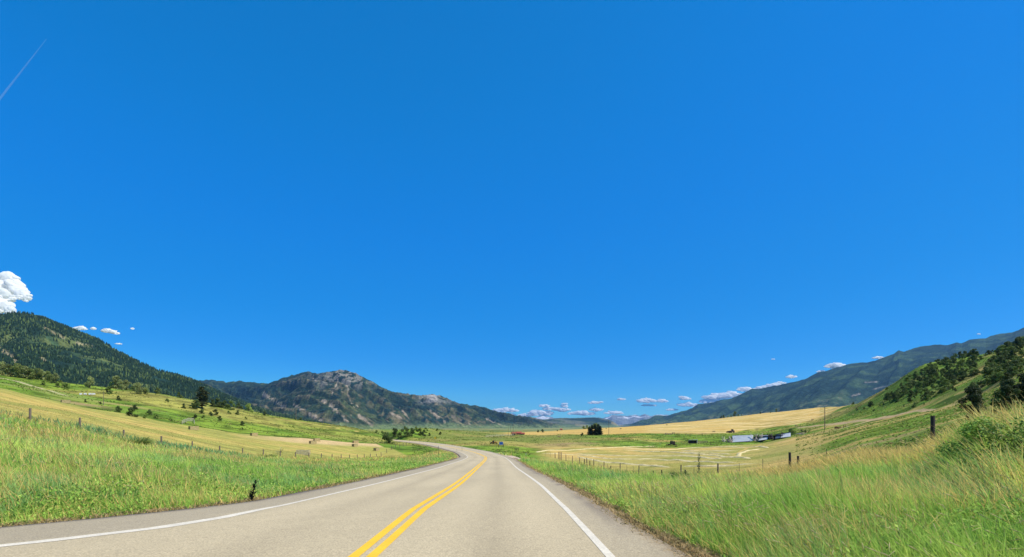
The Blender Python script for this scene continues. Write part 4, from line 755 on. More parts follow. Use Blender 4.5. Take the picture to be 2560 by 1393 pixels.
# rough tussocks and low scrub out on the slopes
def tussocks():
    n = 130000; th = np.radians(rng.uniform(-52, 52, n)); r = np.exp(rng.uniform(math.log(24), math.log(900), n)); X = np.sin(th) * r; Y = np.cos(th) * r
    o, side, rz = road_out(X, Y); px, Yd, _ = colpos(X, Y); k = kidx(px, Yd); cl = fbm(X / 12, Y / 12, 230) * .6 + fbm(X / 45, Y / 45, 231) * .4
    field_l = (k > 2.0) & (k < 4.03) & (px < 1030); mown = (k > 2.0) & (k < 3.95) & (px > 1325) & (px < 1990); low = np.interp(px, [1230, 1350, 1470, 1560, 1700, 1830, 1900, 1990, 2060, 2140], [5.7, 5.45, 5.12, 5.02, 5.0, 5.0, 5.1, 5.0, 5.1, 6.0]); gold = (k > low - .03) & (px > 1235) & (px < 2150)
    keep = (o > 2) & ~field_l & ~mown & ~gold & (k > 2.02) & (rng.uniform(0, 1, n) < .15 + 1.6 * sst(.42, .62, cl))
    keep &= (k < 6.6)
    for P, wd, col, lo in TRACKS: keep &= segdist(X, Y, P) > wd * 1.1
    X, Y, r, cl, px = X[keep], Y[keep], r[keep], cl[keep], px[keep]; n = len(X); z = height(X, Y)
    S = rng.uniform(.12, .36, n) * (.5 + r / 380) * (.7 + cl); kq = 7
    a = rng.uniform(0, 6.28, (n, kq)); el = rng.uniform(.35, 1.4, (n, kq)); L = S[:, None] * rng.uniform(.7, 1.2, (n, kq)); c0 = np.stack([X, Y, z - .05], 1)[:, None]
    d = np.stack([np.cos(a) * np.cos(el), np.sin(a) * np.cos(el), np.sin(el) * .75], -1); s = np.stack([-np.sin(a), np.cos(a), 0 * a], -1) * (L * .36)[..., None]
    V = np.stack([c0 + 0 * d, c0 + d * L[..., None] * .6 - s, c0 + d * L[..., None] * 1.05, c0 + d * L[..., None] * .6 + s], 2).reshape(-1, 3)
    base = np.zeros((n, 3)) + np.array((.20, .28, .05)); v = rng.uniform(0, 1, n)
    base = np.where((v < .22)[:, None], np.array((.15, .21, .045)), base); base = np.where((v > .78)[:, None], np.array((.42, .36, .14)), base); base *= rng.uniform(.7, 1.25, n)[:, None]
    o = npmesh('tussock_grass', V, np.arange(len(V)).reshape(-1, 4), M['grass'], cols=np.repeat(np.clip(base, .004, .9), kq * 4, 0)); tag(o, 'low tussocks and scrub dotted over the slopes', None, kind='stuff')
tussocks()
# stubble and mown litter on the two hay fields, and the windrows of cut hay
def windrows():
    rows = [[(1338, 1131), (1390, 1126), (1476, 1122), (1600, 1117), (1653, 1116)], [(1550, 1122), (1653, 1124), (1740, 1120), (1843, 1118), (1924, 1120)], [(1550, 1125), (1584, 1127), (1740, 1132), (1834, 1136)], [(1431, 1134), (1510, 1138), (1602, 1140), (1688, 1140), (1765, 1145), (1808, 1147)],
            [(1346, 1133), (1458, 1139), (1545, 1148), (1636, 1148), (1705, 1151), (1774, 1155), (1851, 1157)], [(1441, 1142), (1493, 1152), (1600, 1163), (1679, 1169)], [(1845, 1141), (1857, 1131), (1900, 1122), (1926, 1119)], [(1690, 1131), (1770, 1138), (1880, 1147)], [(1700, 1166), (1780, 1166), (1900, 1158)], [(1700, 1126), (1790, 1128), (1850, 1127)]]
    V = []; Q = []; 
    for row in rows:
        W_ = [hit(x, y, 40, 400).xy for x, y in row]; W_ = catmull([tuple(p) for p in W_], lambda y: .9); t = np.gradient(W_, axis=0); t /= np.linalg.norm(t, axis=1)[:, None] + 1e-9; nn = np.stack([-t[:, 1], t[:, 0]], 1); m_ = len(W_); b = len(V) and sum(len(v) for v in V)
        hgt = .04 + .26 * fbm(W_[:, 0] / 2, W_[:, 1] / 2, 240); wd = .25 + .5 * fbm(W_[:, 0] / 3, W_[:, 1] / 3, 241); tp = np.minimum(1, np.minimum(np.arange(m_), m_ - 1 - np.arange(m_)) / 4.); hgt = hgt * tp - .06 * (1 - tp); wd = wd * (.15 + .85 * tp); prof = [(-1, -.05), (-.7, .55), (-.15, 1), (.4, .85), (.8, .4), (1, -.05)]
        for a, h in prof:
            xy = W_ + nn * (a * wd * rng.uniform(.75, 1.25, m_))[:, None]; V.append(np.stack([xy[:, 0], xy[:, 1], height(xy[:, 0], xy[:, 1]) + h * hgt * rng.uniform(.7, 1.3, m_)], 1))
        i, j = np.meshgrid(np.arange(5), np.arange(m_ - 1), indexing='ij'); Q.append(np.stack([b + i * m_ + j, b + i * m_ + j + 1, b + (i + 1) * m_ + j + 1, b + (i + 1) * m_ + j], -1).reshape(-1, 4))
    o = npmesh('hay_windrows', np.vstack(V), np.vstack(Q), M['hay_row']); tag(o, 'pale windrows of cut hay lying in lines on the mown field', None, kind='stuff')
windrows()
def stubble():
    n = 60000; th = np.radians(rng.uniform(-50, 42, n)); r = np.exp(rng.uniform(math.log(30), math.log(120), n)); X = np.sin(th) * r; Y = np.cos(th) * r
    px, Yd, _ = colpos(X, Y); k = kidx(px, Yd); o, side, rz = road_out(X, Y)
    keep = (k > 2.02) & (k < 3.96) & (((px < 1010) & (o > 3)) | ((px > 1335) & (px < 2010))) & (rng.uniform(0, 1, n) < .25 + .9 * sst(.4, .65, fbm(X / 5, Y / 5, 251)))
    X, Y, r = X[keep], Y[keep], r[keep]; n = len(X); P = np.stack([X, Y, height(X, Y) - .02], 1); c = np.where(rng.uniform(0, 1, (n, 1)) < .5, np.array((.48, .38, .13)), np.array((.34, .33, .09))) * rng.uniform(.8, 1.2, (n, 1))
    blade_mesh('stubble', 'short yellow hay stubble', P, rng.uniform(.03, .08, n), (.012 + .0014 * r), rng.uniform(0, 6.28, n), rng.uniform(.2, 1, n), c)
stubble()
# weeds that stand out
def weed(px, py, hpx, label, col, n=140, leafw=.2, spread=.22, Y=None, name='weed', lean=(.25, 0), stem=.02, cat='plant'):
    p = hit(px, py, 6, 200); H = hpx / F * p.y; root = empty(name, p - Vector((0, 0, .04))); tag(root, label, cat)
    r = np.random.default_rng(int(px)); mb = MB(); L = Vector((lean[0] * H, lean[1] * H, H)); mb.tube((0, 0, 0), L * .55 + Vector((0, 0, 0)), stem, stem * .7, 6); mb.tube(L * .55, L, stem * .7, stem * .2, 6)
    V = []
    for _ in range(n):
        t = r.uniform(.08, 1); a = r.uniform(0, 6.28); ln = H * spread * (1.1 - .6 * t) * r.uniform(.5, 1.2); q = np.array(L) * t; d = np.array((math.cos(a), math.sin(a), r.uniform(.1, .9))); s = np.array((-math.sin(a), math.cos(a), 0)) * ln * leafw
        V += [q, q + d * ln * .5 - s, q + d * ln, q + d * ln * .5 + s]
    V = np.array(V); npmesh('leaves', V, np.arange(len(V)).reshape(-1, 4), M['leaf'], parent=root, cols=np.repeat(np.array(col) * r.uniform(.6, 1.4, (n, 1)), 4, 0)); mb.build('stem', M['dark_wood'], root); return root
weed(627, 1253, 56, 'dark spiky leaning weed at the left edge of the asphalt', (.012, .018, .008), n=260, leafw=.10, spread=.24, lean=(.22, 0), stem=.022)
weed(619, 1246, 38, 'green leafy weed leaning left behind the dark spiky weed', (.04, .09, .03), n=120, leafw=.22, lean=(-.3, .1), stem=.008)
weed(1747, 1192, 62, 'slender leafy sapling rising over the right fence', (.17, .19, .08), n=130, leafw=.3, spread=.13, lean=(.02, 0), stem=.02, name='sapling', cat='sapling')
weed(699, 1136, 16, 'tall pale grass stalks at the left fence', (.42, .38, .18), n=40, leafw=.06, spread=.9, name='grass_clump')
def clump(px, py, hpx, wpx, label, col, n=500, Y=None):
    p = hit(px, py, 5, 200) if Y is None else Vector((U(px) * Y, Y, gz(U(px) * Y, Y))); H = hpx / F * p.y; W_ = wpx / F * p.y; r = np.random.default_rng(int(px) + 3)
    a = r.uniform(0, 6.28, n); q = W_ * .25 * np.sqrt(r.uniform(0, 1, n)); P = np.stack([np.cos(a) * q, np.sin(a) * q, 0 * q - .05], 1)
    h = H * r.uniform(.55, 1.15, n); c = np.array(col) * r.uniform(.6, 1.35, (n, 1)); o = blade_mesh('grass_clump', label, P, h, .012 + 0 * h + .0012 * p.y, a + r.normal(0, .5, n), W_ / H * .3 * r.uniform(.4, 1.6, n), c); o.location = p
    del o['kind']; tag(o, label, 'grass clump', 'grass clumps standing out on the verges'); return o
clump(335, 1124, 34, 90, 'big yellow green spreading grass clump on the left bank', (.30, .36, .09), 900)
clump(738, 1172, 20, 50, 'yellowish broad bladed clump in the middle of the left verge', (.26, .33, .09), 500)
clump(668, 1152, 18, 50, 'rounded green clump left of the yellowish one on the left verge', (.12, .22, .04), 500)
clump(1700, 1212, 34, 50, 'dark green tuft below the right fence post', (.09, .17, .04), 600)
clump(1570, 1222, 24, 46, 'reddish tan seed clump beside the right shoulder', (.46, .33, .15), 500)
clump(2290, 1290, 90, 150, 'arching light clump in the middle of the right bank', (.30, .36, .11), 700, Y=8)
clump(2080, 1330, 90, 140, 'low front clump close to the right shoulder', (.20, .29, .06), 700, Y=6.4)
for px, Y, H, W_, k, lb in ((2480, 12.0, 1.2, 1.5, 'fine', 'leafy green bush swallowed by grass near the right edge'), (2570, 9.8, 1.3, 1.3, 'fine', 'darker bush behind grass at the right edge'), (2405, 15, .8, 1.6, 'fine', 'lower leafy bush left of the one near the right edge')):
    x = U(px) * Y; plant('shrub', k, random.randrange(4), Vector((x, Y, gz(x, Y) - .05)), H, W_, lb, 'shrub', 'bushes in the right bank')

# ------------------------------------------------------------------ fences
def post_mesh(kind, h, r, seed):
    random.seed(seed); mb = MB()
    if kind == 'steel': mb.box((0, 0, h / 2 - .15), (.035, .006, h + .3)); mb.box((0, .02, h / 2 - .15), (.006, .035, h + .3))
    else:
        lx, ly = random.uniform(-.05, .05), random.uniform(-.04, .04); mb.tube((0, 0, -.3), (lx * .6, ly * .6, h * .6), r * 1.05, r, 9, .07); mb.tube((lx * .6, ly * .6, h * .6), (lx, ly, h), r, r * .93, 9, .08)
    return mb
def fence(label, posts, hs, kinds, wire_h, mats, name='wire_fence'):
    root = empty(name, posts[0]); tag(root, label, 'fence'); o0 = posts[0]
    for i, (p, h, k) in enumerate(zip(posts, hs, kinds)):
        r = {'thin': .055, 'wood': .075, 'thick': .092, 'steel': .02, 'stub': .08}[k]; o = post_mesh(k, h, r, i + 11).build('fence_post', mats[k], root); o.location = p - o0
    mb = MB()
    for hh in wire_h:
        for a, b, ha, hb in zip(posts[:-1], posts[1:], hs[:-1], hs[1:]):
            A = a - o0 + Vector((0, 0, min(hh, ha * .95))); B = b - o0 + Vector((0, 0, min(hh, hb * .95))); mid = (A + B) / 2 - Vector((0, 0, .03)); mb.tube(A, mid, .005, .005, 4); mb.tube(mid, B, .005, .005, 4)
    mb.build('wire', M['steel'], root); random.seed(99); return root
WM = {'thin': M['old_wood'], 'wood': M['old_wood'], 'thick': M['dark_wood'], 'steel': M['green_steel'], 'stub': M['dark_wood']}
lp = [-6, 75, 200, 310, 403, 481, 549, 607, 658, 700, 739, 772, 803, 830, 853, 874, 893, 911, 926, 941, 953, 967, 979, 989, 999, 1008, 1016]
P_ = []
for x in lp:
    Y = -34 / U(x) if x < 945 else -34 / U(941) + (x - 941) * 1.05; X = U(x) * Y; P_.append(Vector((X, Y, gz(X, Y) - .02)))
fence('long wire fence of weathered wooden posts along the left hay field', P_, [1.3 if i > 2 else 1.35 for i in range(len(P_))], ['wood' if i % 4 else 'wood' for i in range(len(P_))], (.4, .75, 1.1), WM)
rp = [(2332, 25, 1.45, 'thick'), (2066, 36, 1.05, 'steel'), (1996, 39, 1.0, 'stub'), (1976, 38.5, 1.45, 'thick'), (1907, 43, 1.3, 'steel'), (1848, 46.5, 1.25, 'steel'), (1795, 51, 1.4, 'wood'), (1735, 57, 1.2, 'steel'), (1713, 59, .9, 'stub'), (1702, 61, 1.45, 'wood'), (1655, 67, 1.0, 'stub'), (1632, 70, 1.0, 'stub'), (1597, 77, 1.5, 'wood'), (1583, 80, 1.3, 'steel'), (1567, 83, 1.3, 'steel'), (1550, 87, 1.5, 'wood'), (1527, 91, .9, 'stub'), (1519, 93, 1.1, 'steel'), (1510, 95, 1.4, 'wood'), (1497, 98, 1.2, 'steel'), (1485, 101, 1.5, 'wood'),
      (1475, 104, 1.1, 'stub'), (1467, 106, 1.6, 'wood'), (1461, 108, 1.2, 'stub'), (1449, 112, 1.4, 'wood'), (1440, 116, 1.1, 'steel'), (1431, 119, 1.4, 'wood'), (1422, 123, 1.1, 'steel'), (1415, 126, 1.3, 'wood'), (1404, 130, 1.6, 'wood'), (1400, 131, 1.6, 'thick'), (1396, 133, 1.5, 'wood'), (1388, 136, 1.0, 'stub'), (1376, 140, 1.1, 'steel'), (1364, 146, 1.0, 'steel')]
P_ = [Vector((U(x) * Y, Y, gz(U(x) * Y, Y) - .02)) for x, Y, h, k in rp]
fence('ragged wire fence of mixed wooden and steel posts along the right field', P_, [q[2] + .42 for q in rp], [q[3] for q in rp], (.7, 1.0, 1.3), WM)
def rail_fence(name, label, pix, h, rails, m, lo=60, hi=1500, r=.07, n_between=3, cat='fence'):
    W_ = [hit(x, y, lo, hi) for x, y in pix]; root = empty(name, W_[0]); tag(root, label, cat); o0 = W_[0]; pts = []
    for a, b in zip(W_[:-1], W_[1:]):
        for t in np.linspace(0, 1, n_between, endpoint=False): q = a.lerp(b, t); q.z = gz(q.x, q.y); pts.append(q)
    pts.append(W_[-1]); mb = MB()
    for q in pts: o = MB().tube((0, 0, -.3), (0, 0, h), r, r * .9, 7).build('fence_post', m, root); o.location = q - o0
    for hh in rails:
        for a, b in zip(pts[:-1], pts[1:]): mb.bar(a - o0 + Vector((0, .05, hh)), b - o0 + Vector((0, .05, hh)), .04, .12)
    mb.build('rail', m, root); return root
rail_fence('pen_fence', 'small pale wooden pen at the foot of the left knoll', [(455, 1061), (470, 1054), (484, 1054), (486, 1060)], 1.1, (.4, .8, 1.1), M['bleached_wood'], lo=100, hi=400)
rail_fence('corral_fence', 'bleached rail corral far up the valley beside the thin poles', [(1215, 1093), (1235, 1092), (1258, 1091), (1284, 1089)], 1.6, (.5, 1.0, 1.5), M['bleached_wood'], lo=150, hi=1200, r=.12, n_between=4)
rail_fence('rail_fence', 'short broken rail fence right of the dark open shelter', [(1745, 1111), (1756, 1109), (1768, 1108)], 1.3, (.6, 1.1), M['old_wood'], lo=100, hi=400, n_between=4)
rail_fence('rail_fence', 'tiny gate of two posts beyond the gravel turnout', [(1288, 1128), (1296, 1127)], .9, (.7,), M['dark_wood'], lo=80, hi=400, n_between=2)
rail_fence('rail_fence', 'distant row of little posts along the lower edge of the golden field', [(1696, 1088), (1730, 1087), (1765, 1088)], 1.3, (.9,), M['old_wood'], lo=200, hi=800, r=.05, n_between=4)

# ------------------------------------------------------------------ hay bales
GB = 'square hay bales left on the fields'
def bale(px, py, rz, label, lo=60, hi=900, m='hay', size=(2.0, .95, .95), Y=None):
    p = hit(px, py, lo, hi) if Y is None else Vector((U(px) * Y, Y, gz(U(px) * Y, Y))); r = random.Random(int(px)); mb = MB(); nx, ny, nz = 8, 5, 5; L, W_, H = size
    root = empty('hay_bale', p - Vector((0, 0, .03)), rz); tag(root, label, 'hay bale', GB)
    def face(o, u, v, nu, nv):
        b = len(mb.v)
        for i in range(nu + 1):
            for j in range(nv + 1):
                q = Vector(o) + Vector(u) * i / nu + Vector(v) * j / nv; mb.v.append(tuple(q + Vector([math.sin(q.x * 31 + q.y * 17 + q.z * 23 + s) * .012 for s in (0, 2, 4)])))
        for i in range(nu):
            for j in range(nv): a = b + i * (nv + 1) + j; mb.f.append((a, a + nv + 1, a + nv + 2, a + 1))
    x, y = L / 2, W_ / 2
    face((-x, -y, 0), (L, 0, 0), (0, 0, H), nx, nz); face((x, y, 0), (-L, 0, 0), (0, 0, H), nx, nz); face((x, -y, 0), (0, W_, 0), (0, 0, H), ny, nz); face((-x, y, 0), (0, -W_, 0), (0, 0, H), ny, nz); face((-x, -y, H), (L, 0, 0), (0, W_, 0), nx, ny)
    mb.build('hay', M[m], root)
    tw = MB()
    for k in range(4): yy = -y + W_ * (k + .5) / 4; tw.box((0, yy, H + .03), (L + .08, .02, .012)); tw.box((-x - .035, yy, H / 2), (.012, .02, H)); tw.box((x + .035, yy, H / 2), (.012, .02, H))
    tw.build('twine', M['red'] if m == 'x' else M['old_wood'], root); return root
for x, y, rz, lb in ((164, 1008, .95, 'single hay bale at the upper left corner of the left field'), (484, 1075, 1.0, 'hay bale just below the small wooden pen'), (635, 1090, 1.1, 'small lone bale at the field edge between the pen bale and the pair'), (782, 1110, 1.02, 'left front bale of the first pair, its side sunlit'), (792, 1103, .85, 'rear bale of the first pair at the green edge'),
    (889, 1108, .8, 'rear bale of the second pair at the green edge'), (887, 1117, 1.25, 'front bale of the second pair on the orange stubble'), (941, 1127, 1.3, 'bale standing just above the fence near the bush')):
    bale(x, y, rz, lb, 70, 400)
bale(758, 1137, .05, 'pale topped bale close behind the left fence between two posts', 60, 140, m='hay_pale', size=(2.5, 1.0, .95))
for x, y, rz, lb in ((1398, 1093, .1, 'bale alone at the near edge of the golden field left of the spruces'), (1516, 1072, 0, 'distant bale right of the spruces near the skyline'), (1552, 1073, .2, 'distant bale right of the distribution pole'), (1667, 1063, .1, 'tiny bale near the skyline of the golden field'), (1666, 1086, .2, 'leftmost of three bales at the lower edge of the golden field'), (1675, 1087, 0, 'middle of three bales at the lower edge of the golden field'), (1684, 1084, .3, 'rightmost upper one of three bales at the lower edge of the golden field'),
    (1785, 1080, .1, 'bale left of the red swather on the golden field'), (1992, 1065, .2, 'bale above the sheds at the golden field edge'), (2032, 1051, .3, 'pale bale left of the tall pole on the golden slope')):
    bale(x, y, rz, lb, 150, 1400)
for x, w_, lb in ((202, .9, 'leftmost of four white boxes in the pasture'), (213, 1.0, 'second from the left of four white boxes, spaced apart'), (225, 1.0, 'third white box, just left of the last one'), (234, 1.15, 'rightmost and largest of four white boxes in the pasture')):
    p = hit(x, 987, 120, 500); mb = MB(); s = p.y / F; mb.box((0, 0, 2.0 * s), (5.2 * s * w_, 3.4 * s, 3.6 * s)); r = empty('white_box', p, .4); tag(r, lb, 'box', 'white boxes on the left pasture'); mb.build('body', M['white'], r, .03)
    MB().box((0, 0, 3.95 * s), (5.7 * s * w_, 3.8 * s, .35 * s)).build('lid', M['white'], r, .02); MB().box((1.7 * s, -1.75 * s, .8 * s), (1.0 * s, .12 * s, 1.0 * s)).build('opening', M['rust'], r)

# ------------------------------------------------------------------ poles, signs, road furniture
def pole(px, top, base, label, arm=False, lo=100, hi=1300, r=.14, name='utility_pole', Y=None):
    p = hit(px, base, lo, hi) if Y is None else Vector((U(px) * Y, Y, gz(U(px) * Y, Y))); H = (base - top) / F * p.y; root = empty(name, p); tag(root, label, 'utility pole', 'wooden poles of the power lines')
    MB().tube((0, 0, -.5), (0, 0, H), r, r * .7, 10).build('pole', M['old_wood'], root)
    if arm:
        MB().bar((-1.1, .12, H - .5), (1.1, .12, H - .5), .12, .1).build('crossarm', M['old_wood'], root)
        for k in (-1, -.35, .35, 1): MB().tube((k, .12, H - .44), (k, .12, H - .22), .05, .03, 6).build('insulator', M['steel'], root)
pole(740, 1020, 1050, 'left of three crossarm poles on the knoll skyline', True); pole(808, 1030, 1056, 'middle crossarm pole on the knoll skyline', True); pole(865, 1037, 1067, 'right crossarm pole on the knoll skyline', True)
pole(259, 980, 1013, 'thin lone pole on the green pasture below the white boxes', r=.09, lo=120, hi=400); pole(1522, 1050, 1088, 'tall bare pole right of the spruce clump', r=.16, lo=250, hi=700)
pole(2062, 1018, 1075, 'tallest nearest pole standing by the dirt track on the right', r=.15, lo=100, hi=400); pole(1283, 1061, 1091, 'crossarm pole at the corral, right of two thin ones', True, lo=200); pole(1271, 1068, 1090, 'left of two thin close poles by the corral', lo=200, r=.11); pole(1276, 1068, 1090, 'right of two thin close poles by the corral', lo=200, r=.11)
pole(2002, 1062, 1077, 'short thin pole behind the ruined sheds', lo=150, hi=500, r=.06)
def delineator(px, top, base, label, lo=30, hi=300, refl='white'):
    p = hit(px, base, lo, hi); H = (base - top) / F * p.y; root = empty('delineator_post', p); tag(root, label, 'marker post', 'thin marker posts beside the road')
    MB().box((0, 0, H / 2 - .1), (.05, .012, H + .2)).box((0, .015, H / 2 - .1), (.012, .03, H + .2)).build('post', M['green_steel'], root); MB().box((0, -.015, H - .08), (.08, .012, .12)).build('reflector', M[refl], root, .004)
delineator(1096, 1113, 1151, 'tall thin marker post on the left verge before the bend'); delineator(1155, 1116, 1129, 'short marker post inside the bend, near the lane', lo=80); delineator(1142, 1121, 1128, 'smaller marker post left of the lane inside the bend', lo=80); delineator(1315, 1134, 1156, 'marker post on the right verge by the gravel turnout', lo=50); delineator(1093, 1100, 1108, 'tiny marker post below the yellow sign', lo=150); delineator(1217, 1112, 1118, 'stubby dark marker post left of the blue sign', lo=100, refl='dark')
p = hit(1253, 1129, 80, 300); s = p.y / F; root = empty('road_sign', p); tag(root, 'blue road sign on a post at the outside of the bend', 'road sign')
MB().tube((0, 0, -.2), (0, 0, 25 * s), .04, .04, 8).build('post', M['green_steel'], root); MB().box((0, -.06, 20.5 * s), (10 * s, .03, 7 * s)).build('sign_panel', M['blue_sign'], root, .01)
mb = MB()
for (cx, cz, a, b) in ((0, 23.5 * s, 9.4 * s, .25 * s), (0, 17.5 * s, 9.4 * s, .25 * s), (-4.6 * s, 20.5 * s, .25 * s, 6 * s), (4.6 * s, 20.5 * s, .25 * s, 6 * s)): mb.box((cx, -.08, cz), (a, .006, b))
mb.build('border', M['white'], root)
for x, lb in ((1247, 'dark stub post left of the blue sign post'), (1258, 'dark stub post right of the blue sign post')):
    p = hit(x, 1119, 80, 400); q = MB().tube((0, 0, -.2), (0, 0, 8 * p.y / F), .12, .11, 8, .05).build('stub_post', M['dark_wood']); q.location = p; tag(q, lb, 'post', 'stub posts beside the blue sign')
p = hit(1088, 1106, 120, 400); s = p.y / F; root = empty('warning_sign', p); tag(root, 'small yellow diamond warning sign beyond the first bend', 'road sign')
MB().tube((0, 0, -.2), (0, 0, 13 * s), .05, .05, 8).build('post', M['old_wood'], root); MB().box((0, -.07, 11 * s), (4.4 * s, .02, 4.4 * s), rot=(0, math.radians(45), 0)).build('sign_panel', M['yellow_sign'], root, .01)

# ------------------------------------------------------------------ buildings, ruins and machines
def local(px, py, lo, hi): p = hit(px, py, lo, hi); return p, p.y / F
def ruined_shed():
    p, s = local(1832, 1106, 120, 500); root = empty('ruined_shed', p); tag(root, 'long collapsed shed with white metal roof sheets and broken timbers', 'shed')
    pB = hit(1960, 1096, 120, 500)
    def W_(px, py, dy=0): Y = p.y + (pB.y - p.y) * (px - 1832) / 128. + dy; return Vector((U(px) * Y, Y, EYE - (py - HY) / F * Y)) - p
    for k, (a, b, c, d, m) in enumerate((((1832, 1106), (1882, 1103), (1883, 1088), (1831, 1090), 'roof_white'), ((1896, 1102), (1919, 1099), (1921, 1087), (1900, 1091), 'roof_white'), ((1938, 1097), (1950, 1096), (1951, 1085), (1940, 1087), 'steel'), ((1952, 1095), (1977, 1092), (1976, 1081), (1953, 1085), 'roof_white'))):
        A, B = W_(*a), W_(*b); Cc, D = W_(*c, 4.5), W_(*d, 4.5); n_ = (B - A).cross(D - A).normalized() * .12; mb = MB().prism([A, B, Cc, D], n_)
        kk = max(3, int((B - A).length / .9))
        for q in range(1, kk): t = q / kk; mb.bar(A.lerp(B, t) - n_ * .3, D.lerp(Cc, t) - n_ * .3, .07, .09)
        mb.build('roof_panel', M[m], root)
        b2 = MB().prism([D + n_, Cc + n_, Cc + Vector((0, 3.0, -3.2)), D + Vector((0, 3.0, -3.2))], Vector((0, .1, .08))); b2.build('rear_wall', M['dark_wood'], root)
    r = random.Random(4)
    def sticks(x0, x1, yb, yt, n, m, nm, lean=8):
        mb = MB()
        for _ in range(n): x = r.uniform(x0, x1); mb.bar(W_(x, yb + r.uniform(-2, 1), r.uniform(-1, 3)), W_(x + r.uniform(-lean, lean), r.uniform(yt, (yt + yb) / 2), r.uniform(0, 4)), .16, .07)
        mb.build(nm, m, root)
    sticks(1806, 1832, 1107, 1090, 30, M['bleached_wood'], 'broken_timber', 10); sticks(1812, 1832, 1106, 1093, 16, M['dark_wood'], 'broken_timber', 8); sticks(1882, 1898, 1103, 1084, 26, M['bleached_wood'], 'broken_timber', 9); sticks(1898, 1905, 1095, 1080, 5, M['bleached_wood'], 'broken_timber', 4); sticks(1921, 1938, 1097, 1084, 22, M['dark_wood'], 'broken_timber', 4)
    sticks(1950, 1962, 1094, 1078, 7, M['dark_wood'], 'post', 1.5); sticks(1926, 1930, 1090, 1081, 3, M['dark_wood'], 'post', .5)
    mb = MB()
    for a, b in (((1921, 1089), (1950, 1085)), ((1950, 1085), (1978, 1080)), ((1884, 1090), (1922, 1087))): mb.bar(W_(*a, 4), W_(*b, 4), .2, .2)
    mb.build('beam', M['dark_wood'], root); MB().prism([W_(1884, 1104, 2.5), W_(1978, 1094, 2.5), W_(1978, 1086, 2.5), W_(1884, 1092, 2.5)], (0, .12, 0)).build('wall', M['dark_wood'], root)
ruined_shed()
p, s = local(2005, 1087, 100, 500); root = empty('board_pile', p); tag(root, 'heap of pale and red broken boards beside the ruined shed', 'wood pile'); r_ = random.Random(8)
for m, n in (('bleached_wood', 22), ('white', 8), ('rust', 7)):
    mb = MB()
    for _ in range(n): x = r_.uniform(-15, 18) * s; a = r_.uniform(-.4, .5); L = r_.uniform(3, 9) * s; z = r_.uniform(.5, 6) * s * (1 - abs(x) / (24 * s)); mb.bar((x - math.cos(a) * L / 2, r_.uniform(-1, 1), z), (x + math.cos(a) * L / 2, r_.uniform(-1, 1), z + math.sin(a) * L / 2), .3, .06)
    mb.build('boards', M[m], root)
# flat trailer with a dark load
p, s = local(1679, 1113, 100, 500); root = empty('farm_trailer', p); tag(root, 'flat trailer with a dark square box near the mown field', 'trailer')
MB().box((-1 * s, 0, 2.3 * s), (24 * s, 2.0, .9 * s)).build('flatbed', M['dark'], root, .03); MB().box((2.5 * s, 0, 6.3 * s), (10 * s, 1.8, 7 * s)).build('load_box', M['dark_wood'], root, .04)
for x in (-6, 6): 
    for y in (-.85, .85): q = MB().wheel((0, 0, 0), 1.6 * s, .22).build('wheel', M['rubber'], root); q.location = (x * s, y, 1.5 * s); q.rotation_euler = (0, 0, math.radians(90))
p, s = local(1690, 1117, 100, 500); root = empty('garden_cart', p); tag(root, 'little red and dark cart in front of the flat trailer', 'cart'); MB().box((0, 0, 1.6 * s), (6 * s, .9, 1.4 * s)).build('tray', M['dark'], root, .02); MB().bar((1 * s, 0, 2 * s), (3 * s, 0, 7 * s), .12, .12).build('handle', M['red'], root)
for x in (-2, 2): q = MB().wheel((0, 0, 0), .9 * s, .1).build('wheel', M['rubber'], root); q.location = (x * s, -.4, .9 * s); q.rotation_euler = (0, 0, math.radians(90))
p, s = local(1732, 1109, 100, 500); root = empty('open_shelter', p, -.12); tag(root, 'open fronted dark animal shelter with pale roof and side', 'shelter')
MB().prism([(-10 * s, -1.4, 8.6 * s), (10 * s, -1.4, 9.8 * s), (10 * s, 1.5, 9.2 * s), (-10 * s, 1.5, 8.0 * s)], (0, 0, .12)).build('roof', M['white'], root)
MB().box((0, 1.35, 4 * s), (19 * s, .08, 8 * s)).build('rear_wall', M['dark_wood'], root); MB().box((9.3 * s, 0, 4.4 * s), (.1, 2.6, 8.6 * s)).build('side_wall', M['white'], root); MB().box((-9.3 * s, 0, 4 * s), (.1, 2.6, 7.8 * s)).build('side_wall', M['dark_wood'], root); MB().box((0, -1.2, 7.4 * s), (18.4 * s, .07, 1.8 * s)).box((-3 * s, -1.2, 4.2 * s), (11 * s, .05, 4.8 * s)).build('front_shade', M['dark'], root)  # dark front sheets paint the shaded opening; white right wall paints its sunlit side
p, s = local(1777, 1113, 100, 500); q = MB().tube((0, 0, -.3), (.03, 0, 9 * s), .13, .12, 8, .06).build('stub_post', M['dark_wood']); q.location = p; tag(q, 'stout single post right of the short broken rail fence', 'post')
p, s = local(1651, 1112, 100, 500); q = MB().bar((0, 0, -.2), (-.25, 0, 5.5 * s), .12, .1).build('leaning_board', M['bleached_wood']); q.location = p; tag(q, 'pale leaning board left of the flat trailer', 'board')
p, s = local(1502, 1172, 60, 200); q = MB().bar((-.35, 0, 0), (.0, 0, 0), .05, .05).bar((.45, 0, -.05), (-.2, .1, .95), .10, .06).build('fallen_post', M['bleached_wood']); q.location = p; tag(q, 'bleached fallen post leaning in the right fence line', 'post')
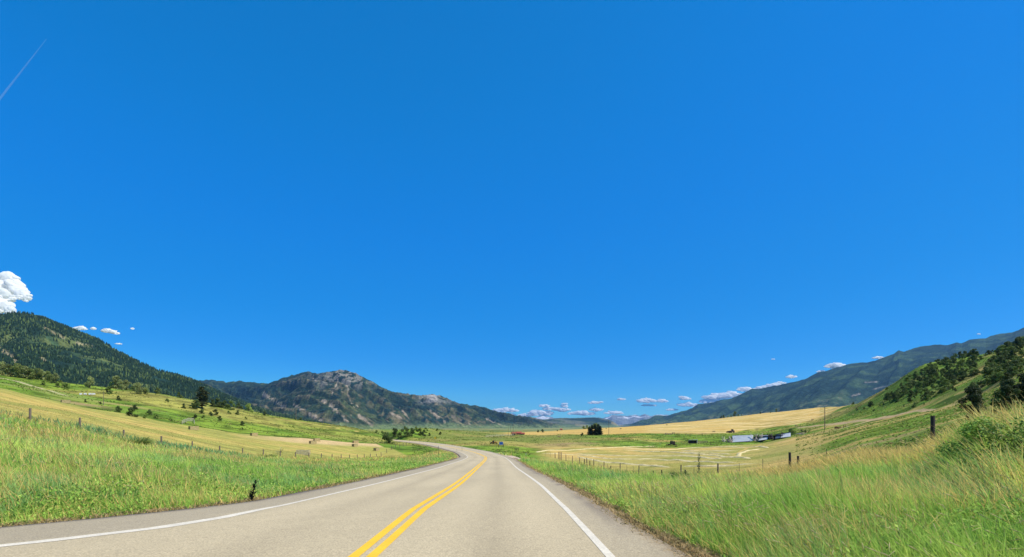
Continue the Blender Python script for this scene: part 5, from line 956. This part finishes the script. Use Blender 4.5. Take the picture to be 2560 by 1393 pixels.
def tractor(px, py, label, wpx, m, rz=0, lo=150, hi=900, header=False, name='tractor'):
    p, s = local(px, py, lo, hi); L = wpx * s; k = L / 4.2; root = empty(name, p, rz); root.scale = (k, k, k); tag(root, label, name.replace('_', ' '))
    MB().box((-.9, 0, 1.15), (1.9, .75, .65)).box((-.2, 0, .85), (3.2, .5, .4)).build('body', M[m], root, .08)
    cb = MB().box((.75, 0, 2.45), (1.35, 1.35, .12)).build('cab_roof', M[m], root, .04); MB().box((.75, 0, 1.75), (1.15, 1.2, 1.25), taper=.93).build('cab', M['glass'], root, .05); MB().tube((-1.1, .2, 1.4), (-1.1, .2, 2.2), .05, .05, 8).build('exhaust', M['dark'], root)
    for x, y, r, w_ in ((1.0, -.95, .85, .45), (1.0, .95, .85, .45), (-1.45, -.75, .5, .28), (-1.45, .75, .5, .28)):
        q = MB().wheel((0, 0, 0), r, w_, 24).build('wheel', M['rubber'], root); q.location = (x, y, r); q.rotation_euler = (0, 0, math.radians(90)); h = MB().wheel((0, 0, 0), r * .5, w_ * 1.04, 16).build('rim', M[m], q)
    if header: MB().box((-2.6, 0, .5), (.9, 4.2, .7)).box((-2.2, 0, .95), (.2, 3.6, .5)).build('header', M['dark'], root, .05)
tractor(1829, 1082, 'dark red swather parked at the low edge of the golden field', 15, 'rust', .5, 200, 900, True, 'swather')
tractor(1236, 1110, 'orange and yellow tractor in the valley left of the blue sign', 15, 'orange', 2.9, 120, 700)
p, s = local(1231, 1110, 120, 700); root = empty('flat_wagon', p + Vector((0, .6, 0))); tag(root, 'dark flat wagon hitched beside the orange tractor', 'wagon'); MB().box((0, 1, 3 * s), (12 * s, 1.8, 1.4 * s)).build('deck', M['dark'], root, .03)
for x in (-4, 4): q = MB().wheel((0, 0, 0), 1.6 * s, .25).build('wheel', M['rubber'], root); q.location = (x * s, .1, 1.6 * s); q.rotation_euler = (0, 0, math.radians(90))
p, s = local(2094, 1073, 80, 400); root = empty('hay_rake', p); tag(root, 'rusty old hay rake with big wheels by the dirt track', 'farm machine')
for x, y in ((-6, -.6), (-1, .5), (3, -.5)):
    q = MB(); c = Vector((x * s, y, 3.4 * s)); R = 3.4 * s
    for k in range(16):
        a, b = k * math.pi / 8, (k + 1) * math.pi / 8; q.bar(c + Vector((math.cos(a) * R, 0, math.sin(a) * R)), c + Vector((math.cos(b) * R, 0, math.sin(b) * R)), .09, .09)
        if k % 2 == 0: q.bar(c, c + Vector((math.cos(a) * R, 0, math.sin(a) * R)), .04, .04)
    q.build('wheel', M['dark'], root)
MB().bar((-9 * s, 0, 3 * s), (7 * s, 0, 3.4 * s), .15, .15).box((-3 * s, 0, 4.6 * s), (6 * s, .8, 2.4 * s)).build('frame', M['rust'], root, .02)
p, s = local(2109, 1070, 80, 400)
for i, (dx, h, m, lb) in enumerate(((0, 7, 'dark_wood', 'dark short post right of the hay rake'), (3.5, 6, 'dark_wood', 'second short post right of the hay rake'), (8, 4, 'bleached_wood', 'pale leaning stub right of the short posts'))):
    q = MB().tube((0, 0, -.2), (.05 * i, 0, h * s), .09, .08, 7, .06).build('stub_post', M[m]); q.location = p + Vector((dx * s, 0, 0)); q.location.z = gz(q.location.x, q.location.y); tag(q, lb, 'post', 'stub posts beside the hay rake')
def house(px, py, wpx, hpx, label, wall, roof, rz, lo=400, hi=1500, name='farmhouse', chim=True):
    p, s = local(px, py, lo, hi); W_, H = wpx * s, hpx * s; D = W_ * .7; root = empty(name, p, rz); tag(root, label, 'house' if name == 'farmhouse' else 'barn', 'farm buildings far up the valley'); wh = H * .55
    MB().box((0, 0, wh / 2 - .3), (W_, D, wh + .6)).prism([(-W_ / 2, -D / 2, wh), (-W_ / 2, D / 2, wh), (-W_ / 2, 0, H * .97)], (W_, 0, 0)).build('wall', M[wall], root)
    e = .4; rf = MB()
    for sg in (-1, 1): rf.prism([(-W_ / 2 - e, sg * (D / 2 + e), wh - e * .5), (W_ / 2 + e, sg * (D / 2 + e), wh - e * .5), (W_ / 2 + e, 0, H), (-W_ / 2 - e, 0, H)], (0, 0, .18))
    rf.build('roof', M[roof], root)
    for k in range(3): f = MB().box((-W_ / 3 + k * W_ / 3, -D / 2 - .03, wh * .55), (1.2, .08, 1.3)).build('window' if k != 1 else 'door', M['glass'], root)
house(1284, 1088, 9, 8, 'dark red farmhouse left of the bright roofed barn', 'rust', 'rust', .3); house(1297, 1087, 12, 7.5, 'long barn with bright red orange roof far up the valley', 'rust', 'red', .15, name='barn'); house(1307, 1087, 8, 5, 'low lean barn at the right end of the red farm', 'rust', 'red', -.1, name='barn')
house(1403, 1075, 5, 4, 'tiny pale building beyond the golden field', 'white', 'red', .1, lo=700, name='barn')

# ------------------------------------------------------------------ clouds and contrail (far beyond the haze)
def ico(sub):
    import bmesh as bm_; b = bm_.new(); bm_.ops.create_icosphere(b, subdivisions=sub, radius=1); v = np.array([q.co[:] for q in b.verts]); f = np.array([[q.index for q in t.verts] for t in b.faces]); b.free(); return v, f
ICV, ICF = ico(4); SMV, SMF = ico(3)
def cloud(puffs, Y, label, seed, flat=True):
    """puffs: (px, py, rx px, rz px)"""
    r = np.random.default_rng(seed); cx = np.mean([p[0] for p in puffs]); cy = np.mean([p[1] for p in puffs]); o0 = np.array((U(cx) * Y, Y, EYE - (cy - HY) / F * Y)); s = Y / F; V = []; Q = []; n = 0
    for (x, y, rx, rz) in puffs:
        Yp = Y + r.uniform(-.3, .3) * rx * s - (y - cy) * 1.6 * s; c = np.array((U(x) * Yp, Yp, EYE - (y - HY) / F * Yp)) - o0; a = ICV; off = r.uniform(0, 50, 3)
        d = 1 + .55 * (fbm(a[:, 0] * 1.7 + off[0] + a[:, 2] * 1.3, a[:, 1] * 1.7 + off[1] - a[:, 2], seed, 5, .6) - .5) * 2 * .8
        v = a * d[:, None] * np.array((rx * s, rx * s * .8, rz * s)); 
        if flat: v[:, 2] = np.where(v[:, 2] < 0, v[:, 2] * .7, v[:, 2])
        V.append(v + c); Q.append(ICF + n); n += len(a)
    for (x, y, rx, rz) in list(puffs):
        for _ in range(14):
            a_ = r.uniform(0, 2 * math.pi); q = r.uniform(.75, 1.12); xs_, ys_ = x + rx * math.cos(a_) * q, y - rz * math.sin(a_) * (q if math.sin(a_) > 0 or not flat else q * .6); k_ = r.uniform(.10, .32)
            Yp = Y - (ys_ - cy) * 1.6 * s + r.uniform(-.6, .4) * rx * s; c = np.array((U(xs_) * Yp, Yp, EYE - (ys_ - HY) / F * Yp)) - o0; off = r.uniform(0, 50, 2)
            d = 1 + .9 * (fbm(SMV[:, 0] * 2 + off[0], SMV[:, 1] * 2 + SMV[:, 2] + off[1], seed, 3) - .5); V.append(SMV * d[:, None] * np.array((rx * 1.1, rx, max(rz, rx * .3))) * s * k_ + c); Q.append(SMF + n); n += len(SMV)
    o = npmesh('cloud', np.vstack(V), np.vstack(Q), M['cloud'], smooth=True); o.location = o0; tag(o, label, 'cloud', 'small white clouds'); return o
cloud([(-14, 700, 34, 20), (18, 697, 24, 15), (-5, 722, 40, 20), (35, 716, 26, 16), (58, 738, 17, 11), (45, 728, 22, 13), (5, 740, 30, 16), (-8, 762, 24, 18), (14, 768, 18, 15), (26, 776, 12, 9), (64, 746, 12, 7)], 12000, 'big white cumulus cut by the left edge above the forested hill', 1, False)
cloud([(203, 821, 10, 5), (190, 822, 9, 4), (211, 823, 6, 3)], 12000, 'small cloud touching the forested hill skyline', 2); cloud([(234, 822, 6, 3.5)], 12000, 'wisp right of the cloud touching the hill skyline', 3); cloud([(268, 828, 11, 6), (280, 830, 12, 5), (292, 834, 7, 3)], 12000, 'small flat cloud alone right of the hill skyline', 4); cloud([(331, 822, 4, 2.5)], 12000, 'tiniest wisp farthest right above the left hill', 5); cloud([(296, 860, 7, 1.8)], 12000, 'thin low wisp close to the left hill slope', 6)
def auto(px, py, w_, h, label, seed, Y=35000):
    n = max(2, int(w_ / h * 1.1)); r = random.Random(seed); ps = []
    for k in range(n): t = (k + .5) / n; e = math.sin(math.pi * (t * .9 + .05)); ps.append((px - w_ / 2 + w_ * t, py + h * .3 - r.uniform(0, .25) * h * e, w_ / n * 1.15, h * .68 * (.45 + .55 * e) * r.uniform(.75, 1.2)))
    cloud(ps, Y, label, seed + 50)
for i, (x, y, w_, h, lb) in enumerate(((1264, 1025, 56, 8, 'flat cloud just right of the central mountain slope'), (1274, 1036, 16, 6, 'small cloud half hidden by the mountain slope'), (1318, 1037, 36, 7, 'left low cloud of the bank over the mesa'), (1350, 1032, 44, 13, 'largest heap in the bank over the mesa'), (1376, 1021, 34, 6, 'flat cloud above the largest heap'), (1361, 1014, 18, 6, 'small puff at the upper left of the bank'),
    (1405, 1023, 32, 8, 'right end cloud of the bank over the mesa'), (1411, 1015, 14, 5, 'puff above the right end cloud'), (1411, 1009, 11, 4, 'topmost tiny puff over the right end cloud'), (1454, 1032, 56, 9, 'long flat cloud over the middle of the mesa'), (1490, 1023, 24, 7, 'humped cloud right above the long flat one'), (1533, 1031, 38, 7, 'tilted cloud over the far pale peaks'), (1486, 1006, 26, 5, 'high thin cloud above the humped one'), (1502, 1005, 8, 3, 'dot of cloud at the right tip of the high thin one'),
    (1553, 998, 16, 4, 'small lens cloud high over the far peaks'), (1615, 1001, 38, 8, 'brighter left cloud of a pair over the valley end'), (1655, 1002, 22, 6, 'smaller right cloud of a pair over the valley end'), (1622, 1013, 34, 4, 'faint streak cloud under the pair'), (1705, 992, 10, 5, 'upper knob of the double cloud'), (1713, 996, 22, 6, 'double cloud left of the right range'), (1720, 1011, 42, 8, 'long cloud sinking behind the right range'), (1680, 1024, 26, 4, 'faint low cloud at the foot of the right range'),
    (1790, 991, 56, 12, 'left cloud of the bank behind the right range'), (1780, 1001, 50, 10, 'lowest cloud of the bank behind the right range'), (1835, 986, 60, 14, 'middle cloud of the bank behind the right range'), (1868, 972, 34, 11, 'right cloud of the bank behind the right range'), (1906, 970, 26, 9, 'small cloud between two peaks of the right range'), (1938, 964, 40, 12, 'rounded cloud peeping over the right range'), (1950, 957, 20, 6, 'puff above the rounded peeping cloud'),
    (1978, 941, 18, 6, 'little cloud above the right range alone'), (2052, 928, 14, 5, 'tiny cloud resting on the right range'), (2090, 913, 36, 11, 'bright cloud on the shoulder of the right range'), (2196, 894, 22, 5, 'sliver of cloud on the right range skyline'), (2447, 835, 6, 2, 'speck of cloud far right above the range'), (1933, 898, 6, 2, 'speck of cloud high over the right range'))):
    auto(x, y, w_, h, lb, i + 20)
p0 = np.array((U(-30) * 12000, 12000, EYE + (HY - 285) / F * 12000)); p1 = np.array((U(116) * 12000, 12000, EYE + (HY - 98) / F * 12000))
mv = bpy.data.materials.new('contrail'); mv.use_nodes = True; t_ = mv.node_tree; t_.nodes.remove(t_.nodes['Principled BSDF']); vs = t_.nodes.new('ShaderNodeVolumeScatter'); vs.inputs['Color'].default_value = (.9, .95, 1, 1); vs.inputs['Density'].default_value = .006; t_.links.new(vs.outputs[0], t_.nodes['Material Output'].inputs['Volume'])
mb = MB(); d = Vector(p1 - p0); a_ = Vector((0, 0, 0)); mb.tube(a_, d * .5, 26, 24, 14); mb2 = MB().tube(a_, d, 27, 8, 14); o = mb2.build('contrail', mv); o.location = p0; tag(o, 'thin faint contrail slanting across the upper left sky', 'contrail')
# ------------------------------------------------------------------ haze: even air over the whole valley
hz = bpy.data.materials.new('haze'); hz.use_nodes = True; t_ = hz.node_tree; t_.nodes.remove(t_.nodes['Principled BSDF']); pv = t_.nodes.new('ShaderNodeVolumePrincipled')
pv.inputs['Color'].default_value = (.28, .58, 1, 1); pv.inputs['Density'].default_value = HAZE if 'HAZE' in globals() else 2.3e-5; pv.inputs['Anisotropy'].default_value = .25; t_.links.new(pv.outputs[0], t_.nodes['Material Output'].inputs['Volume'])
q = MB().box((0, 14500, 680), (70000, 37000, 2 * 780)).build('haze', hz); tag(q, 'thin blue air filling the valley', None, kind='stuff')
